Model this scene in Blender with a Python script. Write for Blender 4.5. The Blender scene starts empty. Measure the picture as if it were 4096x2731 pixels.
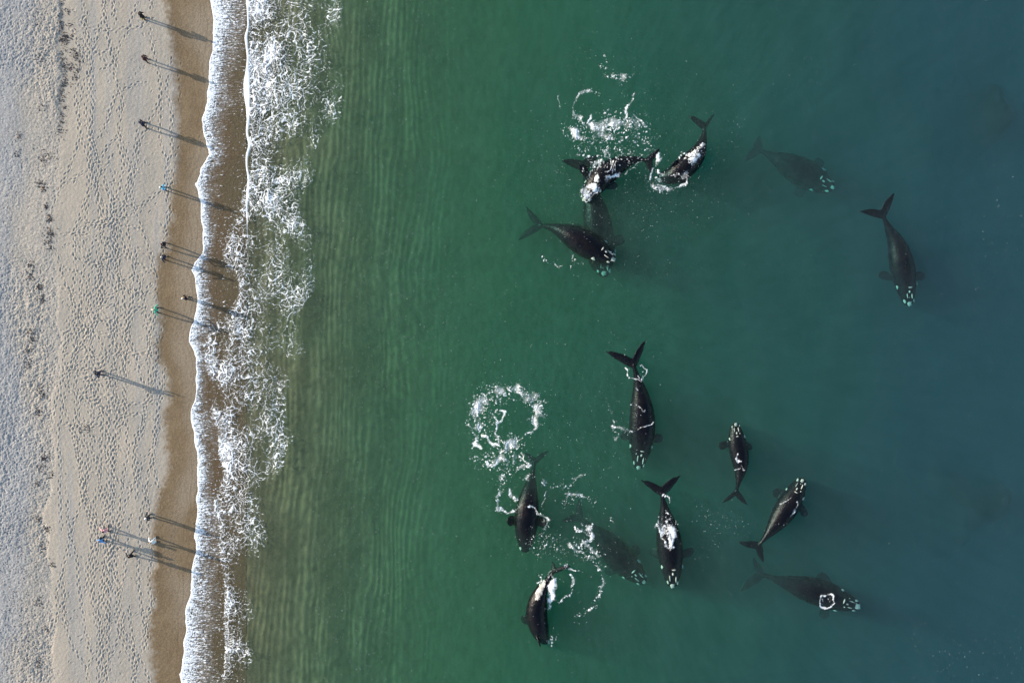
import bpy, bmesh, math, random
import numpy as np
from mathutils import Vector, Matrix, Quaternion
from mathutils.bvhtree import BVHTree

SC = bpy.context.scene
COL = SC.collection
R = math.radians

# ------------------------------------------------------------------ camera, sky, sun, exposure
CAM_H = 100.0                      # drone height above still water
MPP = 0.025                        # metres per photo pixel (4096 wide) at z = 0
cam = bpy.data.cameras.new('camera')
cam.sensor_width = 36.0
cam.lens = 36.0 * CAM_H / (4096 * MPP)
cam.clip_start = 1.0
cam.clip_end = 3000.0
cam_o = bpy.data.objects.new('camera', cam)
cam_o.location = (0, 0, CAM_H)
cam_o.rotation_euler = (0, 0, 0)   # straight down
COL.objects.link(cam_o)
SC.camera = cam_o

SUN_EL, SUN_H = R(16.0), Vector((-0.948, 0.318, 0)).normalized()
world = bpy.data.worlds.new('World'); SC.world = world; world.use_nodes = True
wn = world.node_tree.nodes; wl = world.node_tree.links; wn.clear()
sky = wn.new('ShaderNodeTexSky'); sky.sky_type = 'NISHITA'; sky.sun_disc = False
sky.sun_elevation = SUN_EL; sky.sun_rotation = math.atan2(SUN_H.x, SUN_H.y)
sky.air_density = 1.0; sky.dust_density = 1.2; sky.ozone_density = 1.0
bg = wn.new('ShaderNodeBackground'); bg.inputs['Strength'].default_value = 0.145
wo = wn.new('ShaderNodeOutputWorld')
wl.new(sky.outputs[0], bg.inputs['Color']); wl.new(bg.outputs[0], wo.inputs['Surface'])

sun = bpy.data.lights.new('sun', 'SUN'); sun.energy = 4.3; sun.angle = R(0.53); sun.color = (1.0, 0.90, 0.76)
sun_o = bpy.data.objects.new('sun', sun); COL.objects.link(sun_o)
ldir = -(SUN_H * math.cos(SUN_EL) + Vector((0, 0, math.sin(SUN_EL))))
sun_o.rotation_euler = ldir.to_track_quat('-Z', 'Y').to_euler()
sun_o.location = (-60, 20, 60)

SC.view_settings.view_transform = 'Standard'
SC.view_settings.look = 'None'
SC.view_settings.exposure = 1.10
SC.view_settings.gamma = 1.0
SC.view_settings.use_curve_mapping = False
SC.render.engine = 'CYCLES'
SC.cycles.use_denoising = True
SC.cycles.max_bounces = 8
SC.cycles.diffuse_bounces = 2
SC.cycles.glossy_bounces = 2
SC.cycles.volume_bounces = 2
SC.cycles.transparent_max_bounces = 16
SC.cycles.caustics_reflective = False
SC.cycles.caustics_refractive = False

# ------------------------------------------------------------------ small helpers
rng = np.random.default_rng(7)
random.seed(7)

def P(px, py, z=0.0):
    """a point of the place that the photograph shows at pixel (px, py), at height z"""
    k = MPP * (CAM_H - z) / CAM_H
    return Vector(((px - 2048.0) * k, (1365.5 - py) * k, z))

def X(px): return (np.asarray(px, float) - 2048.0) * MPP
def Y(py): return (1365.5 - np.asarray(py, float)) * MPP

def prop(o, label=None, category=None, group=None, kind=None):
    if label: o['label'] = label
    if category: o['category'] = category
    if group: o['group'] = group
    if kind: o['kind'] = kind
    return o

def mesh_np(name, verts, faces, mat=None, parent=None, smooth=True, attrs=None):
    """one mesh object from numpy arrays (faces: m x 3 or m x 4)"""
    me = bpy.data.meshes.new(name)
    verts = np.ascontiguousarray(verts, np.float32); faces = np.ascontiguousarray(faces, np.int32)
    n, k = len(faces), faces.shape[1]
    me.vertices.add(len(verts)); me.vertices.foreach_set('co', verts.ravel())
    me.loops.add(n * k); me.loops.foreach_set('vertex_index', faces.ravel())
    me.polygons.add(n)
    me.polygons.foreach_set('loop_start', np.arange(0, n * k, k, dtype=np.int32))
    me.polygons.foreach_set('loop_total', np.full(n, k, np.int32))
    if smooth: me.polygons.foreach_set('use_smooth', np.ones(n, bool))
    for a, val in (attrs or {}).items():
        at = me.attributes.new(a, 'FLOAT', 'POINT'); at.data.foreach_set('value', np.ascontiguousarray(val, np.float32).ravel())
    me.update(calc_edges=True); me.validate()
    o = bpy.data.objects.new(name, me); COL.objects.link(o)
    if mat: me.materials.append(mat)
    if parent: o.parent = parent
    return o

def grid_faces(ny, nx):
    i = np.arange(ny * nx).reshape(ny, nx)
    return np.stack([i[:-1, :-1], i[:-1, 1:], i[1:, 1:], i[1:, :-1]], -1).reshape(-1, 4)

def fnoise(ny, nx, dx, lx, ly, seed, hp=None):
    """smooth random field, unit variance; lx, ly: smoothing lengths in metres; hp: lengths above this are taken out"""
    r = np.random.default_rng(seed)
    f = np.fft.rfft2(r.standard_normal((ny, nx)))
    ky = np.fft.fftfreq(ny, dx)[:, None] * 2 * np.pi; kx = np.fft.rfftfreq(nx, dx)[None, :] * 2 * np.pi
    g = np.exp(-0.5 * ((kx * lx) ** 2 + (ky * ly) ** 2))
    if hp: g = g * (1 - np.exp(-0.5 * ((kx * hp) ** 2 + (ky * hp) ** 2)))
    a = np.fft.irfft2(f * g, s=(ny, nx))
    return (a - a.mean()) / (a.std() + 1e-9)

def smooth(e0, e1, x):
    t = np.clip((x - e0) / (e1 - e0), 0, 1)
    return t * t * (3 - 2 * t)

def worley(x, y, cell, seed):
    """distance to nearest and second nearest of jittered cell points, in cell units"""
    gx, gy = x / cell, y / cell
    ix, iy = np.floor(gx).astype(np.int64), np.floor(gy).astype(np.int64)
    f1 = np.full(x.shape, 9.0); f2 = np.full(x.shape, 9.0)
    def h(a, b, s):
        v = np.sin(a * 127.1 + b * 311.7 + s * 74.7 + seed * 13.13) * 43758.5453
        return v - np.floor(v)
    for dy in (-1, 0, 1):
        for dx in (-1, 0, 1):
            cx, cy = ix + dx, iy + dy
            px, py = cx + h(cx, cy, 1), cy + h(cx, cy, 2)
            d = np.hypot(px - gx, py - gy)
            f2 = np.where(d < f1, f1, np.minimum(f2, d)); f1 = np.minimum(f1, d)
    return f1, f2

# ------------------------------------------------------------------ materials
class NT:
    def __init__(s, name):
        s.m = bpy.data.materials.new(name); s.m.use_nodes = True
        s.t = s.m.node_tree; s.t.nodes.clear(); s.out = s.t.nodes.new('ShaderNodeOutputMaterial')
    def n(s, typ, **kw):
        nd = s.t.nodes.new('ShaderNode' + typ)
        for k, v in kw.items(): setattr(nd, k, v)
        return nd
    def l(s, a, b): s.t.links.new(a, b)
    def noise(s, scale, detail=3.0, rough=0.55, vec=None):
        nd = s.n('TexNoise'); nd.inputs['Scale'].default_value = scale; nd.inputs['Detail'].default_value = detail; nd.inputs['Roughness'].default_value = rough
        if vec is None:
            g = s.n('NewGeometry'); vec = g.outputs['Position']
        s.l(vec, nd.inputs['Vector']); return nd.outputs['Fac']
    def ramp(s, fac, stops):
        r = s.n('ValToRGB'); el = r.color_ramp.elements
        while len(el) < len(stops): el.new(0.5)
        for e, (p, c) in zip(el, stops):
            e.position = p; e.color = (c, c, c, 1) if not hasattr(c, '__len__') else (*c, 1)
        s.l(fac, r.inputs['Fac']); return r.outputs['Color']
    def attr(s, name):
        a = s.n('Attribute'); a.attribute_name = name; return a.outputs['Fac']
    def mix(s, fac, a, b, mode='MIX'):
        m = s.n('Mix', data_type='RGBA', blend_type=mode)
        for sock, v in ((m.inputs[0], fac), (m.inputs[6], a), (m.inputs[7], b)):
            if hasattr(v, 'is_linked'): s.l(v, sock)
            elif hasattr(v, '__len__'): sock.default_value = (*v, 1)
            else: sock.default_value = v
        return m.outputs[2]
    def bsdf(s, col, rough=0.8, spec=0.3, bump=None, strength=0.3, dist=0.02):
        b = s.n('BsdfPrincipled')
        for sock, v in ((b.inputs['Base Color'], col), (b.inputs['Roughness'], rough), (b.inputs['Specular IOR Level'], spec)):
            if hasattr(v, 'is_linked'): s.l(v, sock)
            elif hasattr(v, '__len__'): sock.default_value = (*v, 1)
            else: sock.default_value = v
        if bump is not None:
            bp = s.n('Bump'); bp.inputs['Strength'].default_value = strength; bp.inputs['Distance'].default_value = dist
            s.l(bump, bp.inputs['Height']); s.l(bp.outputs[0], b.inputs['Normal'])
        s.l(b.outputs[0], s.out.inputs['Surface']); return b

def sand_material():
    t = NT('sand')
    fine = t.noise(9.0, 4.0, 0.65); mid = t.noise(0.9, 3.0); big = t.noise(0.16, 2.0)
    dry = t.mix(t.ramp(big, [(0.35, 0.0), (0.65, 1.0)]), (0.366, 0.318, 0.256), (0.342, 0.306, 0.254))
    dry = t.mix(t.ramp(mid, [(0.4, 0.0), (0.7, 0.6)]), dry, (0.398, 0.346, 0.28))
    grey = t.mix(t.ramp(fine, [(0.35, 0.0), (0.65, 1.0)]), (0.250, 0.250, 0.250), (0.325, 0.320, 0.310))
    c = t.mix(t.attr('grey'), dry, grey)
    peb = t.ramp(t.noise(5.5, 5.0, 0.75), [(0.36, 0.74), (0.5, 1.02), (0.64, 1.22)])
    c = t.mix(t.attr('rough'), c, t.mix(1.0, c, peb, 'MULTIPLY'))
    wet = t.mix(t.ramp(mid, [(0.3, 0.0), (0.7, 1.0)]), (0.168, 0.114, 0.060), (0.210, 0.150, 0.084))
    c = t.mix(t.attr('wet'), c, wet)
    c = t.mix(t.attr('sheen'), c, (0.275, 0.216, 0.152))  # reflection of the water film painted as a paler tone
    c = t.mix(t.attr('soak'), c, (0.104, 0.069, 0.035))
    g = t.ramp(t.mix(0.5, fine, t.noise(22.0, 3.0, 0.7)), [(0.3, 0.66), (0.7, 1.34)])
    c = t.mix(0.75, c, g, 'MULTIPLY')
    gr = t.ramp(t.noise(7.0, 5.0, 0.8), [(0.38, 0.80), (0.62, 1.18)])
    c = t.mix(t.attr('wet'), c, t.mix(1.0, c, gr, 'MULTIPLY'))
    rough = t.mix(t.attr('wet'), (0.95,) * 3, (0.6,) * 3)
    t.bsdf(c, rough, 0.25, fine, 0.5, 0.03)
    return t.m

def seabed_material():
    t = NT('seabed_sand')
    fine = t.noise(5.0, 4.0, 0.6); mid = t.noise(0.5, 3.0)
    c = t.mix(t.ramp(mid, [(0.35, 0.0), (0.65, 1.0)]), (0.092, 0.077, 0.045), (0.112, 0.093, 0.056))
    c = t.mix(t.attr('ridge'), c, (0.215, 0.168, 0.092))  # paler crests stand in for light refracted by surface waves
    c = t.mix(0.6, c, t.ramp(fine, [(0.25, 0.75), (0.75, 1.25)]), 'MULTIPLY')
    t.bsdf(c, 0.9, 0.1, fine, 0.4, 0.05)
    return t.m

def water_material():
    """turbid near the shore (yellow matter takes the blue out), clearer and bluer offshore; per metre"""
    t = NT('sea_water')
    S0, A0 = (0.0305, 0.0372, 0.0318), (0.300, 0.076, 0.128)
    S1, A1 = (0.0255, 0.0275, 0.0330), (0.275, 0.089, 0.082)
    g = t.n('NewGeometry'); sp = t.n('SeparateXYZ'); t.l(g.outputs['Position'], sp.inputs[0])
    mr = t.n('MapRange'); mr.inputs[1].default_value = -12.0; mr.inputs[2].default_value = 44.0; mr.clamp = True
    nz = t.noise(0.07, 2.0); ad0 = t.n('Math', operation='MULTIPLY_ADD'); ad0.inputs[1].default_value = 26.0
    t.l(nz, ad0.inputs[0]); sub = t.n('Math', operation='ADD'); sub.inputs[1].default_value = -13.0
    t.l(sp.outputs[0], sub.inputs[0]); t.l(sub.outputs[0], ad0.inputs[2]); t.l(ad0.outputs[0], mr.inputs[0])
    vs = t.n('VolumeScatter'); vs.inputs['Density'].default_value = 1.0; vs.inputs['Anisotropy'].default_value = 0.0
    va = t.n('VolumeAbsorption'); va.inputs['Density'].default_value = 1.0
    mp = t.n('Mapping'); mp.inputs['Scale'].default_value = (1.0, 0.38, 0.0); t.l(g.outputs['Position'], mp.inputs['Vector'])
    p1 = t.noise(1.9, 3.0, 0.65, mp.outputs[0]); p2 = t.noise(0.35, 2.0, 0.5, mp.outputs[0])
    pt = t.mix(1.0, t.ramp(p1, [(0.36, 0.80), (0.64, 1.04)]), t.ramp(p2, [(0.35, 0.90), (0.65, 1.04)]), 'MULTIPLY')
    t.l(t.mix(1.0, t.mix(mr.outputs[0], tuple(v * 1.1 for v in S0), tuple(v * 1.1 for v in S1)), pt, 'MULTIPLY'), vs.inputs['Color'])
    t.l(t.mix(mr.outputs[0], tuple(1 - a for a in A0), tuple(1 - a for a in A1)), va.inputs['Color'])
    ad = t.n('AddShader'); t.l(vs.outputs[0], ad.inputs[0]); t.l(va.outputs[0], ad.inputs[1])
    t.l(ad.outputs[0], t.out.inputs['Volume'])
    return t.m

def foam_material():
    t = NT('sea_foam')
    n1 = t.noise(14.0, 3.0)
    c = t.mix(t.ramp(n1, [(0.35, 0.0), (0.65, 1.0)]), (0.74, 0.77, 0.78), (0.84, 0.85, 0.85))
    b = t.bsdf(c, 0.7, 0.3, n1, 0.4, 0.02)
    t.l(t.attr('froth'), b.inputs['Alpha'])      # thin froth is translucent
    return t.m

def whale_material():
    t = NT('whale_skin')
    n1 = t.noise(1.3, 4.0, 0.6); n2 = t.noise(12.0, 3.0, 0.7)
    c = t.mix(t.ramp(n1, [(0.35, 0.0), (0.7, 1.0)]), (0.0028, 0.0036, 0.0062), (0.0065, 0.0055, 0.007))
    c = t.mix(t.ramp(n2, [(0.66, 0.0), (0.76, 0.5)]), c, (0.032, 0.032, 0.036))
    rough = t.ramp(n1, [(0.3, 0.20), (0.7, 0.36)])
    t.bsdf(c, rough, 0.13, t.noise(4.0, 5.0, 0.65), 0.6, 0.09)
    return t.m

def callosity_material():
    t = NT('callosity')
    n1 = t.noise(16.0, 3.0, 0.7)
    c = t.mix(t.ramp(n1, [(0.33, 0.0), (0.6, 1.0)]), (0.17, 0.165, 0.15), (0.46, 0.45, 0.40))
    t.bsdf(c, 0.8, 0.2, n1, 0.6, 0.03)
    return t.m

def plain(name, col, rough=0.8, spec=0.2):
    t = NT(name); n1 = t.noise(30.0, 3.0)
    c = t.mix(t.ramp(n1, [(0.3, 0.0), (0.7, 1.0)]), tuple(v * 0.85 for v in col), tuple(min(1, v * 1.12) for v in col))
    t.bsdf(c, rough, spec, n1, 0.3, 0.005)
    return t.m

M_SAND = sand_material(); M_BED = seabed_material(); M_WATER = water_material()
M_FOAM = foam_material(); M_WHALE = whale_material(); M_CALL = callosity_material()

# ------------------------------------------------------------------ lines along the shore, read off the photograph (pixels)
def line(*segs):
    ys, xs = [], []
    for off, pts in segs:
        for x, y in pts: xs.append(x * 0.43556); ys.append(y * 0.43556 + off)
    o = np.argsort(ys); return np.array(ys)[o], np.array(xs)[o]
FRONT = line((0, [(1925, -300), (1930, 0), (1945, 60), (1965, 200), (1950, 480), (1915, 650), (1920, 780), (1910, 950), (1870, 1080), (1860, 1180), (1900, 1300), (1915, 1430), (1850, 1540)]),
             (683, [(1840, 10), (1800, 120), (1835, 260), (1850, 400), (1870, 600), (1860, 760), (1790, 840), (1760, 910), (1790, 1000), (1805, 1120), (1810, 1200), (1790, 1330), (1770, 1400), (1740, 1480), (1735, 1560)]),
             (1366, [(1735, 5), (1760, 40), (1800, 150), (1812, 350), (1805, 520), (1765, 620), (1760, 720), (1785, 860), (1815, 1000), (1820, 1250), (1805, 1450), (1820, 1560)]),
             (2048, [(1815, 5), (1800, 130), (1795, 380), (1755, 530), (1755, 680), (1730, 830), (1705, 930), (1705, 1050), (1690, 1200), (1670, 1400), (1660, 1480), (1675, 1568), (1670, 1900)]))
WET = line((0, [(1530, -200), (1530, 0), (1570, 250), (1590, 400), (1620, 550), (1640, 1000), (1640, 1300), (1640, 1560)]),
           (683, [(1640, 5), (1580, 200), (1590, 400), (1575, 600), (1560, 700), (1490, 800), (1460, 950), (1460, 1200), (1480, 1350), (1465, 1560)]),
           (1366, [(1450, 5), (1470, 180), (1530, 250), (1550, 400), (1560, 560), (1510, 700), (1530, 900), (1560, 1150), (1500, 1300), (1460, 1450), (1450, 1560)]),
           (2048, [(1440, 5), (1420, 150), (1430, 400), (1420, 700), (1440, 850), (1390, 950), (1390, 1200), (1430, 1400), (1400, 1568), (1390, 1900)]))
LACE0 = (np.array([-200, 0, 560, 683, 830, 880, 940, 1030, 1230, 1340, 1390, 1500, 1630, 1720, 1780, 1890, 2000, 2090, 2230, 2440, 2580, 2731, 2900]),
         np.array([990, 992, 996, 1000, 958, 928, 915, 923, 906, 897, 875, 867, 867, 893, 900, 893, 866, 870, 893, 905, 905, 890, 890]))
LACE1 = (np.array([-200, 0, 120, 435, 660, 780, 1080, 1250, 1400, 1570, 1740, 1860, 1950, 2055, 2260, 2520, 2731, 2900]),
         np.array([1345, 1340, 1330, 1300, 1285, 1215, 1200, 1222, 1205, 1130, 1160, 1120, 1025, 1070, 1010, 1020, 990, 985]))
def at_line(ln, y):
    """x in metres of a shore line at world y"""
    return X(np.interp(1365.5 - np.asarray(y) / MPP, ln[0], ln[1]))

# ------------------------------------------------------------------ terrain height
def base_height(x, y):
    """beach and seabed without the small relief; d runs seaward from the swash edge"""
    d = x - at_line(FRONT, y)
    zb = np.where(d < -6, 0.38 + 0.030 * (-6 - d), 0.08 - 0.05 * d)
    dd = np.clip(d - 3, 0, None)
    zs = -0.07 - 0.048 * dd - 0.0017 * np.clip(dd, 0, 80) ** 2
    return np.where(d < 3, np.minimum(zb, 3.0), zs)

# beach sheet with footprints
DX = 0.058
xs = np.arange(-54.0, -26.6, DX); ys = np.arange(-36.0, 36.0, DX)
BX, BY = np.meshgrid(xs, ys); nb = BX.shape
wetx = at_line(WET, BY); frx = at_line(FRONT, BY)
wob = fnoise(*nb, DX, 0.35, 0.35, 11) * 0.10
wet = smooth(-0.60, 0.50, BX - wetx + wob + 0.10 * fnoise(*nb, DX, 0.09, 0.09, 15))
# the old tide line: trampled coarse sand landward of it
PXV = BX / MPP + 2048; PYV = 1365.5 - BY / MPP
tide = X(np.interp(PYV, [0, 250, 560, 640, 760, 1100, 1500, 2000, 2200, 2400, 2731], [248, 256, 245, 230, 232, 235, 240, 215, 205, 235, 230])) + fnoise(*nb, DX, 0.5, 0.9, 12) * 0.28
rough_zone = smooth(0.25, -0.35, BX - tide)
greyline = X(np.interp(PYV, [0, 300, 600, 1000, 1400, 1700, 2000, 2300, 2731], [120, 130, 70, 55, 70, 110, 130, 90, 60])) + fnoise(*nb, DX, 0.7, 1.2, 13) * 0.5
grey = smooth(1.6, -1.6, BX - greyline) * 0.72 + rough_zone * 0.25 + 0.22 * np.clip(fnoise(*nb, DX, 0.22, 9.0, 14), 0, 2) * (1 - rough_zone)
soft = fnoise(*nb, DX, 0.16, 0.16, 21, hp=0.5)
cells = -np.abs(fnoise(*nb, DX, 0.10, 0.10, 22, hp=0.4))
f1, f2 = worley(BX + 0.15 * soft, BY + 0.15 * fnoise(*nb, DX, 0.2, 0.2, 23), 0.36, 5)
relief = np.zeros(nb)
worm = np.abs(fnoise(*nb, DX, 0.055, 0.055, 27, hp=0.25))
relief += rough_zone * (0.006 * soft + 0.010 * cells - 0.012 * np.exp(-(f1 / 0.33) ** 2) - 0.015 * worm) * np.clip(1 + 0.4 * fnoise(*nb, DX, 1.5, 2.5, 28), 0.35, 1.8)
relief += (1 - wet) * 0.0035 * fnoise(*nb, DX, 0.07, 0.07, 24) + 0.015 * (1 - wet) * fnoise(*nb, DX, 0.8, 1.5, 25)
# a low scarp along the tide line in the north
scarp = np.interp(PYV, [-100, 480, 620], [0.11, 0.10, 0.0])
relief += scarp * rough_zone
prints = np.zeros(nb)
def stamp(x, y, ang, ln=0.30, wd=0.12, dep=0.06):
    r = int(0.36 / DX)
    i = int((y - ys[0]) / DX); j = int((x - xs[0]) / DX)
    if i < r or j < r or i >= nb[0] - r or j >= nb[1] - r: return
    sl = (slice(i - r, i + r + 1), slice(j - r, j + r + 1))
    u = BX[sl] - x; v = BY[sl] - y
    c, s = math.cos(ang), math.sin(ang)
    a = (u * c + v * s) / (ln * 0.5); b = (-u * s + v * c) / (wd * 0.5)
    q = a * a + b * b
    prints[sl] += -dep * np.exp(-q ** 1.3 * 0.8) + dep * 0.42 * np.exp(-((np.sqrt(q) - 1.75) / 0.45) ** 2)
def trail(x, y, ang, n, step=0.40, wander=0.10):
    side = 1
    a0 = ang
    for k in range(n):
        px_, py_ = x / MPP + 2048, 1365.5 - y / MPP
        lim = float(at_line(WET, y))
        if x < lim + random.choice([-0.3, -0.1, 0.05, 0.6]):
            dep = random.uniform(0.02, 0.046)
            stamp(x - math.sin(ang) * 0.10 * side, y + math.cos(ang) * 0.10 * side, ang + random.uniform(-.25, .25), random.uniform(.26, .36), random.uniform(.11, .16), dep)
        side = -side
        ang += random.gauss(0, wander) + (a0 - ang) * 0.08
        x += math.cos(ang) * step; y += math.sin(ang) * step
cols_px = [285, 300, 330, 400, 410, 420, 425, 432, 440, 470, 480, 520, 545, 560, 590, 600, 612, 620, 628]
for k in range(62):
    py0 = random.uniform(-60, 2790)
    c = random.choice(cols_px) + random.gauss(0, 14) if py0 < 1650 else random.choice([285, 292, 405, 412, 418, 425, 430, 436, 478, 500, 545, 560, 600, 612, 622]) + random.gauss(0, 5)
    x0 = float(X(c)) + float(at_line(WET, Y(py0))) - float(X(645))
    trail(x0, float(Y(py0)), random.choice([-1, 1]) * math.pi / 2 + random.gauss(0, 0.13), random.randint(25, 95))
for k in range(46):      # people crossing the beach to and from the water
    py0 = random.choice([random.uniform(0, 2731), random.gauss(1250, 130), random.gauss(800, 150), random.gauss(1500, 90)])
    trail(float(X(random.uniform(245, 430))), float(Y(py0)), random.gauss(-0.25, 0.5), random.randint(8, 26), 0.36, 0.2)
dens_y = np.interp(np.arange(0, 2731), [0, 500, 700, 950, 1200, 1500, 1640, 1720, 2100, 2450, 2731], [.5, .6, 1, .9, 1.5, 1.5, .5, .25, .3, .9, 1.0])
dens_y /= dens_y.sum()
for k in range(520):    # scattered, milling about
    py0 = rng.choice(2731, p=dens_y)
    px0 = random.uniform(248, 640)
    if px0 > float(np.interp(py0, WET[0], WET[1])) - 5: continue
    stamp(float(X(px0)), float(Y(py0)), random.uniform(0, math.pi), random.uniform(.24, .36), random.uniform(.10, .16), random.uniform(.01, .034))
prints = np.clip(prints, -0.11, 0.06)
relief += prints * (1 - 0.55 * wet) * (1 - 0.5 * rough_zone)
relief += wet * 0.0025 * fnoise(*nb, DX, 0.06, 0.06, 26)
# firm wet sand: dark band at the edge of the last run-up, paler patches nearer the water, drying sand and film reflection put into the colour
dw = BX - wetx
patch = fnoise(*nb, DX, 1.2, 2.2, 31)
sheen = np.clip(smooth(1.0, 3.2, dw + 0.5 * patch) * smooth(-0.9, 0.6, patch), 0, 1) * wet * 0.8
dfr = BX - frx
soak = np.maximum(smooth(-0.25, 0.5, dfr), wet * 0.30 * np.exp(-np.clip(dw, 0, 9) / 0.9) * np.clip(1 + .5 * patch, 0, 2))
for k_, (off_, am_) in enumerate([(0.55, .30), (1.15, .22), (1.9, .16)]):
    soak = np.maximum(soak, wet * am_ * np.exp(-((dfr + off_ + 0.16 * fnoise(*nb, DX, .5, 1.2, 33 + k_)) / 0.05) ** 2))
sheen *= (1 - soak)
bh = base_height(BX, BY) + relief
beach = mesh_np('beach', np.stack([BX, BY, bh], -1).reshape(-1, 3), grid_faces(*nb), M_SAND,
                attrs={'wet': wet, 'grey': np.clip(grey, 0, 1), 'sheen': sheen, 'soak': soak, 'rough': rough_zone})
prop(beach, 'trodden pale sand beach with a dark wet strip along the swash', kind='structure')

# seabed in the shallows; bands refracted by surface waves put into its relief and colour
def seabed_patch(name, x0, x1, y0, y1, dx, ripples):
    gx, gy = np.meshgrid(np.arange(x0, x1 + dx * .5, dx), np.arange(y0, y1 + dx * .5, dx)); n = gx.shape
    z = base_height(gx, gy) - 0.012
    ridge = np.zeros(n)
    if ripples:
        ph = gx - at_line(FRONT, gy) * 0.12 + 0.30 * fnoise(*n, dx, 1.6, 4.0, 41) + 0.07 * fnoise(*n, dx, 0.35, 0.9, 42) - 0.05 * gy
        w = 0.5 + 0.5 * np.cos(ph * 2 * np.pi / 0.60)
        w2 = 0.5 + 0.5 * np.cos(ph * 2 * np.pi / 1.93 + 1.0)
        ph3 = ph + 0.16 * gy + 0.3 * fnoise(*n, dx, 1.0, 2.0, 47)
        fk = 0.6 * smooth(0.3, 1.2, fnoise(*n, dx, 1.5, 3.0, 48)); w = w * (1 - fk) + fk * (0.5 + 0.5 * np.cos(ph3 * 2 * np.pi / 0.66))
        amp = np.clip(0.80 + 0.40 * fnoise(*n, dx, 0.5, 2.4, 43) + 0.14 * fnoise(*n, dx, 1.3, 2.2, 46), 0.1, 1.6)
        dd = gx - at_line(FRONT, gy)
        band = smooth(4.0, 8.0, dd)
        blot = 0.5 + 0.5 * np.tanh(0.9 * fnoise(*n, dx, 0.16, 0.22, 45))
        ridge = np.clip((w ** 1.7 * 0.62 + w2 ** 1.5 * 0.26) * amp * (0.55 + 0.65 * blot) + 0.10 * blot, 0, 1.2) * band
        z = z + 0.016 * ridge * np.clip(0.4 + dd * 0.06, 0, 2.0) + 0.008 * fnoise(*n, dx, 0.2, 0.2, 44)
        far = smooth(17.0, 30.0, dd)
        z = z - 0.016 * ridge * np.clip(0.4 + dd * 0.06, 0, 2.0) * far
        ridge = 0.35 * (1 - far) * band + 1.20 * (1 - far) * (ridge - 0.35 * band) + 0.42 * far
    else: ridge = ridge + 0.42
    o = mesh_np(name, np.stack([gx, gy, z], -1).reshape(-1, 3), grid_faces(*n), M_BED, attrs={'ridge': np.clip(ridge, 0, 1)})
    return prop(o, kind='structure')
seabed_patch('seabed', -26.75, 4.0, -36.0, 36.0, 0.11, True)['label'] = 'rippled sandy seabed with painted surface-wave bands under the shallow surf'
seabed_patch('seabed', 3.9, 60.0, -36.0, 36.0, 1.0, False)['label'] = 'deep sandy seabed under the green water'

# dark weedy rises of the seabed far out
def reef(px, py, rx, ry, top, seed, label):
    n = 90; gx, gy = np.meshgrid(np.linspace(-1.5, 1.5, n), np.linspace(-1.5, 1.5, n))
    q = np.hypot(gx, gy) + 0.16 * fnoise(n, n, 3 / n, .25, .25, seed) 
    cx, cy = float(X(px)), float(Y(py)); x, y = cx + gx * rx, cy + gy * ry
    b = base_height(x, y) - 0.4
    z = b + (top - b) * np.exp(-(np.clip(q, 0, 9) * 1.1) ** 3)
    t = NT('weedy_rock'); nn = t.noise(0.8, 4.0); t.bsdf(t.mix(nn, (.010, .012, .010), (.016, .017, .013)), .95, .05)
    prop(mesh_np('reef', np.stack([x, y, z], -1).reshape(-1, 3), grid_faces(n, n), t.m), label, kind='structure')
reef(4080, 400, 3.0, 4.6, -2.6, 401, 'dark weedy rise of the seabed at the upper right edge')
reef(4010, 2060, 4.5, 5.5, -3.2, 411, 'dark weedy rise of the seabed low on the right')

# the coast going on outside the frame
def outer(name, xr, yr, mat, label):
    gx, gy = np.meshgrid(xr, yr); z = base_height(gx, np.clip(gy, -36, 36)) - 0.03
    o = mesh_np(name, np.stack([gx, gy, z], -1).reshape(-1, 3), grid_faces(*gx.shape), mat,
                attrs={'wet': smooth(-34.6, -34.0, gx), 'grey': 0.5 * smooth(-44, -50, gx), 'sheen': gx * 0, 'soak': smooth(-30.8, -30.2, gx), 'ridge': gx * 0 + .42, 'rough': smooth(-44, -47, gx)})
    return prop(o, label, kind='structure')
bx_all = np.unique(np.concatenate([np.linspace(-700, -60, 24), np.linspace(-60, -20, 41), np.linspace(-20, 80, 40), np.linspace(80, 900, 20)]))
outer('terrain', bx_all, np.linspace(35.9, 700, 60), M_SAND, 'coast running on north of the beach')
outer('terrain', bx_all, np.linspace(-700, -35.9, 60), M_SAND, 'coast running on south of the beach')
outer('terrain', np.linspace(-700, -53.9, 40), np.linspace(-36, 36, 9), M_SAND, 'dry sand inland of the beach')
outer('terrain', np.linspace(59.9, 900, 40), np.linspace(-36, 36, 9), M_BED, 'seabed sloping away offshore')

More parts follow.
